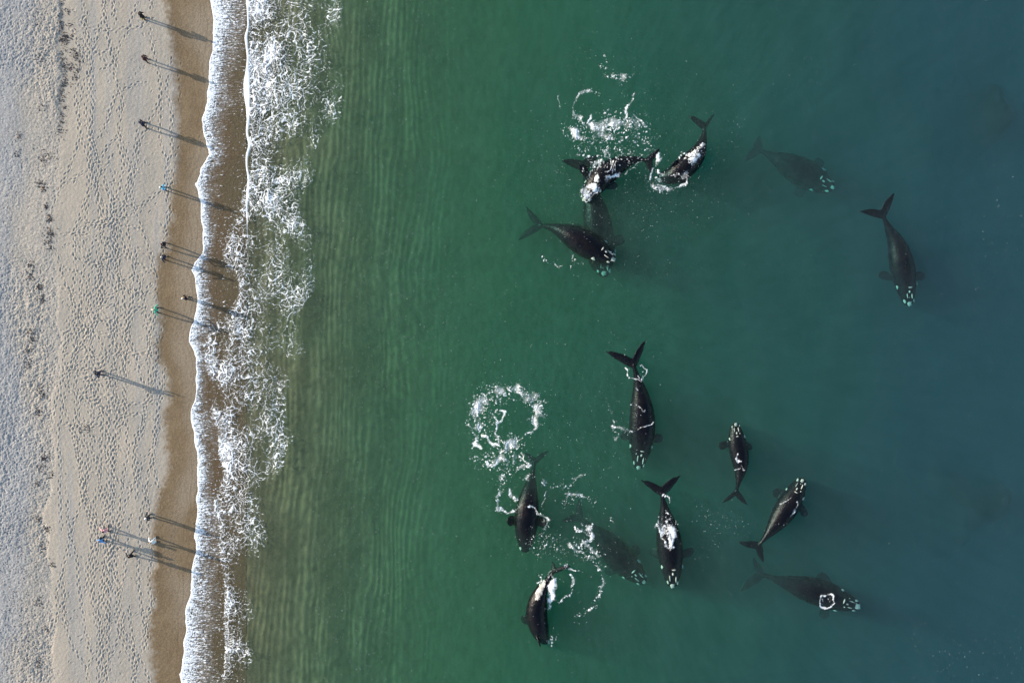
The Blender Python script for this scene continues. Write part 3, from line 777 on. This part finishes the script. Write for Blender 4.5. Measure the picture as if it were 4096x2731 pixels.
foam_patch('ring of lacy foam in the shallows below the broad whale', (1860, 1510, 2240, 2110),
    strokes=[(ring_pts(2030, 1650, 128, 92, 150, 380), 28, .54), (ring_pts(1993, 1660, 17, 25, -150, 150), 5, .78), ([(1990, 1690), (1980, 1730), (1990, 1775), (2007, 1808)], 7, .55), ([(2007, 1808), (2030, 1770), (2075, 1760), (2092, 1735), (2130, 1722), (2145, 1700)], 7, .66),
             ([(1890, 1735), (1905, 1755), (1895, 1775), (1920, 1795)], 8, .8), ([(1925, 1745), (1965, 1765), (1985, 1780)], 7, .7), ([(1940, 1840), (1945, 1862), (1975, 1855), (2000, 1840)], 9, .75), ([(2005, 1880), (2050, 1895), (2085, 1870), (2115, 1860)], 9, .6), ([(2090, 1810), (2100, 1835), (2115, 1860)], 7, .7),
             ([(2010, 1900), (2000, 1940), (1995, 1980)], 14, .45), ([(2040, 1960), (2045, 1985), (2070, 1995)], 10, .6), (ring_pts(2030, 2020, 44, 28, 20, 230), 7, .65), ([(2140, 1640), (2150, 1680), (2145, 1710)], 10, .55)],
    blobs=[(1925, 1660, 52, 85, 10, .48), (2010, 1840, 100, 45, 0, .42), (2045, 1775, 46, 30, -20, .62), (1960, 1600, 70, 40, -20, .46), (2110, 1900, 22, 14, 0, .5)],
    solid=[(2003, 1641, 10, 7, 10), (1897, 1752, 7, 14, 0), (1944, 1852, 7, 10, 0)], seed=261)
foam_patch('foam trails looping between the flippered whale and the deep whale', (2080, 1880, 2460, 2480),
    strokes=[([(2165, 1920), (2190, 1950), (2170, 2010)], 7, .4), ([(2190, 1950), (2250, 1945), (2300, 1925), (2340, 1890)], 9, .45), ([(2260, 1960), (2320, 1975), (2380, 2005)], 11, .45), ([(2270, 1970), (2265, 2010), (2310, 1985)], 8, .35),
             (ring_pts(2215, 2240, 62, 55, 200, 330), 9, .42), ([(2268, 2178), (2330, 2215), (2375, 2240), (2410, 2290), (2415, 2340), (2390, 2390), (2360, 2440), (2320, 2455)], 12, .42), ([(2230, 2220), (2250, 2250), (2270, 2270)], 5, .45), ([(2290, 2275), (2320, 2280)], 6, .7),
             ([(2210, 2395), (2240, 2405), (2270, 2385), (2285, 2350), (2290, 2300)], 5, .5), ([(2115, 2018), (2150, 2040), (2170, 2060)], 5, .7), ([(2150, 2050), (2200, 2075), (2180, 2110)], 10, .6), ([(2305, 2120), (2340, 2128), (2352, 2160)], 7, .8), ([(2365, 2100), (2360, 2140), (2345, 2175)], 12, .7), ([(2345, 2180), (2370, 2205), (2390, 2220)], 14, .5),
             ([(2440, 2070), (2480, 2090), (2500, 2130)], 8, .3), ([(2160, 2290), (2155, 2310), (2180, 2305)], 6, .5)],
    blobs=[(2355, 2110, 20, 22, 0, .65), (2330, 2180, 60, 30, 20, .3), (2195, 2180, 80, 40, 0, .26)],
    solid=[(2114, 2022, 8, 8, 0), (2323, 2455, 6, 5, 0)], seed=281)
foam_patch('wash of white water down the side of the lowest whale', (2120, 2270, 2260, 2600),
    strokes=[([(2150, 2325), (2185, 2310), (2200, 2290)], 4, .6), ([(2225, 2540), (2205, 2570)], 8, .45)], solid=[(2208, 2330, 17, 32, 10), (2203, 2380, 15, 36, 8), (2196, 2420, 9, 20, 8)], seed=301)
foam_patch('ragged foam over the back of the foam-backed whale', (2600, 1900, 2740, 2340),
    strokes=[([(2634, 2100), (2645, 2140), (2660, 2185), (2668, 2200)], 6, .8), ([(2680, 2195), (2685, 2150), (2692, 2120)], 7, .85), ([(2665, 2040), (2670, 2080)], 7, .5), ([(2650, 1975), (2672, 1990), (2675, 2010)], 5, .4), ([(2640, 2070), (2645, 2100)], 9, .55)],
    blobs=[(2650, 2115, 18, 26, 0, .62), (2680, 2110, 24, 34, 0, .6)], solid=[(2688, 2118, 14, 24, 12), (2640, 2122, 7, 14, 0), (2680, 2168, 7, 20, 10)], seed=321)
foam_patch('foam ring and wavelets round the broad whale', (2420, 1420, 2700, 1870),
    strokes=[(ring_pts(2566, 1493, 15, 26, -120, 160), 3, .8), ([(2494, 1470), (2510, 1500), (2530, 1518), (2560, 1522), (2575, 1508)], 4, .75), ([(2525, 1720), (2560, 1708), (2585, 1702), (2610, 1690)], 3.5, .8), ([(2450, 1700), (2470, 1705), (2500, 1712), (2528, 1722)], 7, .55), ([(2440, 1615), (2455, 1660), (2460, 1720), (2465, 1770)], 8, .35), ([(2525, 1615), (2555, 1625), (2580, 1640)], 4, .45), ([(2540, 1540), (2548, 1560)], 5, .4)],
    solid=[(2568, 1492, 4, 8, 10), (2524, 1718, 5, 4, 0)], seed=341)
foam_patch('small wavelets washing over the small whale', (2900, 1680, 3000, 1930),
    strokes=[([(2940, 1840), (2950, 1848), (2968, 1842)], 4, .75), ([(2935, 1875), (2955, 1872)], 3, .6), ([(2966, 1868), (2980, 1882)], 4, .75), ([(2940, 1815), (2942, 1840)], 3, .5)], seed=361, cell=.04)
foam_patch('pale water streaks down the back of the slanting whale', (3070, 1960, 3210, 2110),
    strokes=[([(3168, 1984), (3140, 2004), (3118, 2022)], 3.5, .9), ([(3190, 1994), (3176, 2030), (3162, 2064)], 3, .9), ([(3150, 2090), (3110, 2100)], 4, .3)], seed=371, cell=.04)
foam_patch('white blow ring on the water over the submerged whale', (3250, 2350, 3370, 2450),
    strokes=[(ring_pts(3310, 2402, 29, 27, 0, 360, 28), 4.5, .98)], blobs=[(3308, 2398, 22, 20, 0, .20), (3288, 2388, 12, 12, 0, .42)], seed=381, cell=.04)
foam_patch('thin foam trails beside the whale with white head patches', (2100, 900, 2560, 1120),
    strokes=[([(2170, 1030), (2200, 1060), (2240, 1065)], 8, .35), ([(2280, 1000), (2290, 1040), (2280, 1070)], 6, .3), ([(2300, 1050), (2330, 1060)], 6, .3)], seed=391)

# loose flecks of froth, too many and too small to count
def flecks():
    pts = []
    def scatter(n, fx, fy, smin, smax):
        for _ in range(n):
            x, y = fx(), fy()
            if 1130 < x < 4150: pts.append((x, y, random.uniform(smin, smax)))
    u_ = random.uniform; g = random.gauss
    scatter(2400, lambda: 1250 + abs(g(0, 330)), lambda: u_(-40, 2780), .010, .032)
    scatter(1100, lambda: u_(1250, 4150), lambda: u_(-40, 2780), .008, .026)
    for cx, cy, sx_, sy_, n in [(2430, 480, 170, 190, 420), (2520, 850, 170, 150, 320), (2700, 700, 120, 90, 200), (2050, 1750, 170, 200, 420), (2250, 2150, 150, 200, 420), (2480, 1650, 100, 200, 160),
                                (1950, 1000, 200, 300, 260), (1620, 1150, 160, 300, 400), (1600, 200, 120, 200, 260), (1500, 2350, 130, 250, 320), (2950, 2080, 80, 60, 70), (2860, 2060, 40, 25, 50), (3800, 2620, 130, 60, 90), (4000, 820, 60, 150, 40), (3220, 240, 100, 100, 30), (2950, 480, 40, 80, 40), (2850, 2230, 40, 60, 30), (2200, 720, 110, 120, 120)]:
        scatter(int(n * .75), lambda: g(cx, sx_), lambda: g(cy, sy_), .012, .042)
    V, F = [], []
    x = np.array([float(X(p[0])) for p in pts]); y = np.array([float(Y(p[1])) for p in pts])
    z = drape_z(x, y) + .015
    for k, (_, _, s) in enumerate(pts):
        a0 = u_(0, 6.28); el = u_(.5, 1.0); an = u_(1.0, 2.2); m = 5; b = len(V)
        for i in range(m):
            r = s * u_(.7, 1.25); a = a0 + i * 6.283 / m
            dx, dy = r * math.cos(a) * el, r * math.sin(a)
            V.append((x[k] + dx * math.cos(an - 1.57) - dy * math.sin(an - 1.57), y[k] + dx * math.sin(an - 1.57) + dy * math.cos(an - 1.57), z[k]))
        V.append((x[k], y[k], z[k] + s * .5))
        for i in range(m): F.append((b + i, b + (i + 1) % m, b + m))
    prop(mesh_np('foam_flecks', np.array(V), np.array(F), M_FOAM, attrs={'froth': np.repeat(rng.uniform(.15, .75, len(pts)), 6)}), 'small white flecks of froth scattered over the water', kind='stuff')
flecks()

def wavelets(n=12000):
    """little wave crests that catch the sky; none over the whales"""
    V, F = [], []
    for _ in range(n):
        px, py = random.uniform(1230, 4110), random.uniform(-20, 2750)
        x, y = float(X(px)), float(Y(py)); a = random.gauss(math.pi / 2 - .12, .30)
        L = random.uniform(.08, .26); w = random.uniform(.014, .032); h = w * random.uniform(.15, .4)
        if BVH.ray_cast(Vector((x, y, 4.0)), Vector((0, 0, -1)), 8.0)[0] is not None: continue
        c, s_ = math.cos(a), math.sin(a); z = float(wave_z(x, y)) + .004; b = len(V)
        for t, k in ((-1, 0), (-.4, 1), (.4, 1), (1, 0)):
            bend = .12 * L * (1 - t * t)
            for sd, hh in ((-1, 0), (0, h), (1, 0)):
                u0, v0 = L * t, w * sd * (.25 + .75 * k) + bend
                V.append((x + u0 * c - v0 * s_, y + u0 * s_ + v0 * c, z + hh * (.3 + .7 * k)))
        for r in range(3):
            for k in range(2): F.append((b + r * 3 + k, b + r * 3 + k + 1, b + r * 3 + k + 4, b + r * 3 + k + 3))
    t = NT('wavelet'); tr = t.n('BsdfTransparent'); gl = t.n('BsdfGlossy'); gl.inputs['Roughness'].default_value = .25
    fr_ = t.n('Fresnel'); fr_.inputs['IOR'].default_value = 1.33; mx = t.n('MixShader')
    t.l(fr_.outputs[0], mx.inputs[0]); t.l(tr.outputs[0], mx.inputs[1]); t.l(gl.outputs[0], mx.inputs[2]); t.l(mx.outputs[0], t.out.inputs['Surface'])
    prop(mesh_np('wavelets', np.array(V), np.array(F), t.m), 'fine wavelets catching the sky on the open water', kind='stuff')
wavelets()

# ------------------------------------------------------------------ wrack along the tide line
def wrack():
    V, F, C = [], [], []
    def bh_at(x, y):
        i = min(max(int((y - ys[0]) / DX), 0), nb[0] - 1); j = min(max(int((x - xs[0]) / DX), 0), nb[1] - 1)
        return bh[i, j]
    def piece(x, y, s, mi):
        z = bh_at(x, y); b = len(V); a = random.uniform(0, 6.28); ln = s * random.uniform(.8, 2.2); n = 6
        for i in range(n):
            t = 6.283 * i / n; r = random.uniform(.6, 1.2)
            dx, dy = ln * r * math.cos(t), s * r * .55 * math.sin(t)
            V.append((x + dx * math.cos(a) - dy * math.sin(a), y + dx * math.sin(a) + dy * math.cos(a), z - .02 + random.uniform(0, .03)))
        V.append((x, y, z + s * random.uniform(.4, .9)))
        for i in range(n): F.append((b + i, b + (i + 1) % n, b + n)); C.append(mi)
    def clump(px, py, n, sx, sy, smin=.03, smax=.09, dark=.75):
        for _ in range(n):
            piece(float(X(random.gauss(px, sx))), float(Y(random.gauss(py, sy))), random.uniform(smin, smax), 0 if random.random() < dark else 1)
    for py in np.arange(-20, 560, 3.0):
        x = np.interp(py, [0, 60, 250, 400, 560], [245, 250, 262, 255, 250])
        x += 5 * math.sin(py * .045) + 3 * math.sin(py * .13 + 1)
        clump(x + 6, py, int(random.random() ** 2 * 11), 8, 4, .025, .07, .8)
    for px, py, n, s in [(285, 55, 25, 7), (270, 165, 60, 10), (300, 150, 25, 10), (315, 235, 40, 10), (300, 210, 30, 10), (285, 275, 40, 10), (315, 285, 35, 10), (310, 320, 25, 8), (275, 345, 30, 9), (330, 255, 25, 10), (290, 110, 15, 8), (165, 95, 25, 12),
                         (175, 740, 45, 10), (185, 760, 25, 6), (200, 830, 30, 6), (210, 880, 40, 7), (215, 935, 70, 12), (205, 975, 60, 13), (135, 1060, 40, 10), (140, 1110, 40, 9), (168, 1150, 45, 8), (180, 1200, 40, 8), (135, 1325, 50, 10), (140, 1360, 40, 9), (125, 1395, 40, 8), (130, 1455, 45, 9),
                         (170, 1550, 30, 7), (183, 1575, 45, 9), (168, 1650, 45, 8), (190, 1828, 55, 8), (175, 1870, 35, 9), (215, 1895, 30, 8), (160, 1930, 30, 8), (200, 2110, 40, 9), (165, 2070, 30, 9), (185, 2180, 30, 9), (215, 2250, 25, 8), (165, 2400, 35, 10), (200, 2510, 30, 9), (165, 2640, 30, 9), (360, 1710, 30, 9), (330, 1725, 12, 7), (190, 640, 50, 12), (210, 625, 30, 9), (90, 550, 30, 9), (85, 625, 25, 9), (170, 250, 30, 14), (180, 430, 25, 12)]:
        clump(px, py, n, s, s * 1.1)
    for _ in range(700): clump(random.gauss(170, 50), random.uniform(-20, 2750), 1, 1, 1, .02, .055, .6)
    for _ in range(420): clump(random.gauss(80, 40), random.uniform(2050, 2750), 1, 1, 1, .03, .07, .7)
    m0 = plain('dry_weed', (0.055, 0.040, 0.034), .9); m1 = plain('straw_weed', (0.24, 0.155, 0.085), .9)
    o = mesh_np('seaweed_wrack', np.array(V), np.array(F), m0, smooth=False); o.data.materials.append(m1)
    o.data.polygons.foreach_set('material_index', np.array(C, np.int32))
    prop(o, 'dark dry seaweed wrack strewn along the tide line', kind='stuff')
wrack()

# ------------------------------------------------------------------ people on the beach
def tube(bm, pts, rad, n=10):
    pts = [Vector(p) for p in pts]; rings = []
    for i, p in enumerate(pts):
        a = pts[max(0, i - 1)]; b = pts[min(len(pts) - 1, i + 1)]
        T = (b - a).normalized(); ref = Vector((0, 1, 0)) if abs(T.y) < .8 else Vector((1, 0, 0))
        S = T.cross(ref).normalized(); U = S.cross(T)
        r = rad[i] if hasattr(rad[i], '__len__') else (rad[i], rad[i])
        rings.append([p + S * r[0] * math.cos(k * 2 * math.pi / n) + U * r[1] * math.sin(k * 2 * math.pi / n) for k in range(n)])
    e0 = pts[0] - (pts[1] - pts[0]).normalized() * min(rad[0] if not hasattr(rad[0], '__len__') else min(rad[0]), .04)
    e1 = pts[-1] + (pts[-1] - pts[-2]).normalized() * min(rad[-1] if not hasattr(rad[-1], '__len__') else min(rad[-1]), .04)
    rings = [[e0 + (q - pts[0]) * .45 for q in rings[0]]] + rings + [[e1 + (q - pts[-1]) * .45 for q in rings[-1]]]
    loft(bm, rings)
def ball(bm, c, r, sc=(1, 1, 1)):
    m = Matrix.Translation(c) @ Matrix.Diagonal((r * sc[0], r * sc[1], r * sc[2], 1))
    bmesh.ops.create_uvsphere(bm, u_segments=14, v_segments=10, radius=1, matrix=m)
def part(name, bm, mat, parent, voxel=None):
    bmesh.ops.recalc_face_normals(bm, faces=bm.faces)
    me = bpy.data.meshes.new(name); bm.to_mesh(me); bm.free(); me.materials.append(mat)
    o = bpy.data.objects.new(name, me); COL.objects.link(o)
    if voxel: remesh(o, voxel, 3)
    for p in o.data.polygons: p.use_smooth = True
    if parent: o.parent = parent
    return o

MATS = {}
def mat_of(name, col, rough=.8):
    if name not in MATS: MATS[name] = plain(name, col, rough)
    return MATS[name]
SKIN = [('skin_fair', (.55, .36, .27)), ('skin_tan', (.42, .26, .18))]
def person(px, py, face, label, top, legs, hair, h=1.70, arms=('down', 'down'), step=0.0, extra=None, stance=.11, hat=None):
    """feet at the pixel; face: heading in degrees, 0 towards the sea"""
    k = h / 1.72
    x, y = float(X(px)), float(Y(py))
    for _ in range(3):
        z = float(base_height(np.array(x), np.array(y))); v = P(px, py, z); x, y = v.x, v.y
    i = int((y - ys[0]) / DX); j = int((x - xs[0]) / DX); z = float(np.median(bh[i - 3:i + 4, j - 3:j + 4]))
    hipL, hipR = Vector((0, .095, .92)), Vector((0, -.095, .92))
    legpts = []
    for s, hp in ((1, hipL), (-1, hipR)):
        f = step * s
        legpts.append((hp, Vector((f * .45 + .03, s * stance, .50)), Vector((f * .95 - .01, s * (stance + .02), .09)), Vector((f * .95 + .15, s * (stance + .05), .035))))
    armpts = []
    for s, a in ((1, arms[0]), (-1, arms[1])):
        sh = Vector((0, s * .185, 1.42))
        if a == 'down': el, wr, fd = sh + Vector((-.03, s * .075, -.28)), sh + Vector((.05, s * .095, -.53)), Vector((.12, 0, -1))
        elif a == 'cam': el, wr, fd = sh + Vector((.12, s * .07, -.22)), sh + Vector((.30, -s * .07, .08)), Vector((.6, 0, .8))
        elif a == 'up': el, wr, fd = sh + Vector((.06, s * .12, .24)), sh + Vector((.12, s * .04, .50)), Vector((.2, 0, 1))
        elif a == 'hip': el, wr, fd = sh + Vector((-.10, s * .20, -.24)), sh + Vector((.05, s * .03, -.40)), Vector((.8, -s * .5, -.3))
        elif a == 'out': el, wr, fd = sh + Vector((.08, s * .20, -.18)), sh + Vector((.20, s * .36, -.30)), Vector((.7, s * .6, -.3))
        else: el, wr, fd = sh + Vector((.05, s * .06, -.27)), sh + Vector((.26, s * .0, -.36)), Vector((1, -s * .2, 0))
        armpts.append((sh, el, wr, fd.normalized(), s))
    bm = bmesh.new()
    tube(bm, [(0, 0, .86), (0, 0, .98), (0, 0, 1.15), (.01, 0, 1.32), (0, 0, 1.43), (0, 0, 1.47)], [(.14, .10), (.16, .11), (.135, .10), (.165, .115), (.15, .09), (.07, .06)])
    tube(bm, [(0, 0, 1.42), (.01, 0, 1.50), (.015, 0, 1.56)], [.062, .055, .055])
    ball(bm, Vector((.02, 0, 1.625)), .105, (.98, .78, 1.12)); ball(bm, Vector((.045, 0, 1.56)), .062, (.95, .8, .9))
    ball(bm, Vector((.122, 0, 1.612)), .020, (1, .8, 1.3)); ball(bm, Vector((.108, 0, 1.565)), .020, (.6, 1.2, .5))
    for s in (1, -1): ball(bm, Vector((.01, s * .082, 1.615)), .028, (.8, .45, 1.2))
    for lp in legpts:
        tube(bm, lp[:3], [.085, .055, .038]); tube(bm, [lp[2] + Vector((-.05, 0, -.04)), lp[2] + Vector((.05, 0, -.045)), lp[3]], [.036, .04, .03])
    for sh, el, wr, fd, s in armpts:
        tube(bm, [sh, el, wr], [.052, .040, .028])
        side = Vector((0, 1, 0)); side = (side - fd * side.dot(fd)).normalized(); nrm = fd.cross(side)
        palm = wr + fd * .05; tube(bm, [wr, palm, wr + fd * .09], [.027, (.040, .02), (.038, .018)])
        for q in range(4):
            b0 = wr + fd * .085 + side * (q - 1.5) * .021; L = (.068, .078, .074, .058)[q]
            tube(bm, [b0, b0 + fd * L * .55 + nrm * .006 * s, b0 + fd * L * .95 + nrm * .022 * s], [.0105, .010, .009], 6)
        t0 = wr + fd * .035 + side * .034; tube(bm, [t0, t0 + side * .026 + fd * .03, t0 + side * .028 + fd * .062], [.012, .011, .010], 6)
    o = part('person', bm, mat_of(*SKIN[int(px) % 2]), None, .016)
    o.location = (x, y, z); o.rotation_euler = (0, 0, R(face)); o.scale = (k, k, k)
    prop(o, label, 'person', 'people along the beach')
    # clothes, hair, shoes
    bm = bmesh.new()
    tube(bm, [(0, 0, .84), (0, 0, .95), (0, 0, 1.12), (.01, 0, 1.32), (0, 0, 1.44), (0, 0, 1.485)], [(.185, .145), (.19, .15), (.175, .14), (.205, .155), (.185, .125), (.085, .08)])
    for sh, el, wr, fd, s in armpts: tube(bm, [sh, el, el.lerp(wr, .93)], [.078, .062, .05])
    part('jacket', bm, mat_of(*top), o, .02)
    bm = bmesh.new()
    tube(bm, [(0, 0, .98), (0, 0, .90), (0, 0, .84)], [(.168, .13), (.175, .135), (.16, .12)])
    for lp in legpts: tube(bm, [lp[0], lp[1], lp[2].lerp(lp[1], .06)], [.108, .078, .062])
    part('trousers', bm, mat_of(*legs), o, .02)
    for lp in legpts:
        bm = bmesh.new(); tube(bm, [lp[2] + Vector((-.07, 0, -.045)), lp[2] + Vector((.05, 0, -.045)), lp[3] + Vector((.02, 0, 0))], [.045, .048, .042])
        part('shoe', bm, mat_of('shoe_leather', (.05, .045, .04)), o)
    bm = bmesh.new()
    ball(bm, Vector((-.005, 0, 1.655)), .113, (.98, .86, 1.0)); ball(bm, Vector((-.055, 0, 1.59)), .075, (.8, 1.0, 1.2))
    part('hat' if hat else 'hair', bm, mat_of(*(hat or hair)), o, .02)
    for s in (1, -1):
        bm = bmesh.new(); ball(bm, Vector((.108, s * .034, 1.632)), .012); part('eye', bm, mat_of('eye', (.03, .025, .02), .2), o)
    if extra == 'backpack':
        bm = bmesh.new(); tube(bm, [(-.22, 0, 1.02), (-.24, 0, 1.2), (-.22, 0, 1.42)], [(.14, .09), (.16, .11), (.13, .08)]); part('backpack', bm, mat_of('pale_canvas', (.72, .73, .70)), o, .02)
    if extra == 'pack_dark':
        bm = bmesh.new(); tube(bm, [(-.22, 0, 1.02), (-.24, 0, 1.2), (-.22, 0, 1.42)], [(.14, .09), (.16, .11), (.13, .08)]); part('backpack', bm, mat_of('dark_canvas', (.03, .03, .035)), o, .02)
    if extra == 'bag':
        bm = bmesh.new(); tube(bm, [(-.02, -.30, .86), (-.02, -.31, .98), (-.02, -.30, 1.08)], [(.06, .13), (.07, .15), (.05, .12)]); part('shoulder_bag', bm, mat_of('mustard_cloth', (.55, .42, .10)), o, .02)
    if 'cam' in arms:
        bm = bmesh.new(); bmesh.ops.create_cube(bm, size=1, matrix=Matrix.Translation((.34, 0, 1.50)) @ Matrix.Diagonal((.02, .15, .08, 1))); part('phone', bm, mat_of('phone_case', (.03, .03, .035), .3), o)
    return o
BLK, NVY, GRY = ('black_cloth', (.016, .016, .02)), ('navy_cloth', (.022, .03, .06)), ('grey_cloth', (.12, .12, .13))
JNS, CHA = ('denim', (.06, .08, .13)), ('charcoal_cloth', (.035, .035, .04))
LBL, GRN, PNK, WHT = ('light_blue_cloth', (.16, .50, .70)), ('green_cloth', (.06, .48, .30)), ('pink_cloth', (.62, .32, .36)), ('white_cloth', (.80, .82, .84))
MAR, SKY_, BLU = ('maroon_cloth', (.07, .025, .03)), ('pale_blue_cloth', (.50, .64, .80)), ('blue_cloth', (.10, .33, .75))
DH, BH, FH = ('dark_hair', (.02, .015, .012)), ('brown_hair', (.09, .05, .03)), ('fair_hair', (.38, .26, .13))
person(581, 76, 10, 'person in black with a mustard bag, nearest the top of the beach', BLK, BLK, BH, 1.78, ('bent', 'down'), extra='bag')
person(593, 245, -5, 'person in maroon and charcoal, second from the top of the beach', MAR, CHA, DH, 1.72, ('bent', 'bent'), stance=.16)
person(585, 503, 15, 'person in navy standing legs apart, third from the top of the beach', NVY, BLK, DH, 1.74, ('hip', 'down'), stance=.26)
person(669, 758, 0, 'person in a light blue jacket with a white backpack at the wet sand edge', LBL, JNS, DH, 1.70, ('cam', 'cam'), extra='backpack', stance=.15)
person(669, 983, -10, 'person in black standing legs wide, upper of a close pair', BLK, CHA, MAR, 1.72, ('bent', 'hip'), stance=.22)
person(668, 1034, 0, 'person in navy with pale hat, lower of a close pair', NVY, CHA, DH, 1.66, ('bent', 'out'), stance=.19, hat=('pale_hat', (.5, .5, .5)))
person(755, 1193, 20, 'person with fair hair and a white pack closest to the swash', BLK, BLK, FH, 1.66, ('down', 'cam'), extra='backpack')
person(639, 1241, 0, 'person in a bright green jacket with a white backpack', GRN, CHA, FH, 1.72, ('out', 'out'), extra='backpack', stance=.24)
person(411, 1492, 25, 'person in navy with one arm raised, alone on the upper beach', NVY, NVY, DH, 1.80, ('up', 'hip'), stance=.16)
person(606, 2062, 25, 'person in charcoal with a white hat, upper right of the lower group', CHA, BLK, DH, 1.70, ('out', 'down'), hat=('white_hat', (.80, .80, .80)), stance=.16)
person(438, 2114, 80, 'person in a pink jacket walking along the footprints', PNK, CHA, DH, 1.66, ('out', 'bent'), step=.26)
person(421, 2152, -100, 'person in a blue jacket and black pack walking beside the pink jacket', BLU, BLK, FH, 1.70, ('out', 'down'), step=.22, extra='pack_dark')
person(625, 2158, 60, 'person all in white and pale blue near the wet sand', WHT, SKY_, FH, 1.68, ('out', 'bent'), step=.2)
person(538, 2213, 75, 'person in black with bare arms, lowest on the beach', BLK, BLK, DH, 1.68, ('out', 'down'), step=.24, stance=.13)
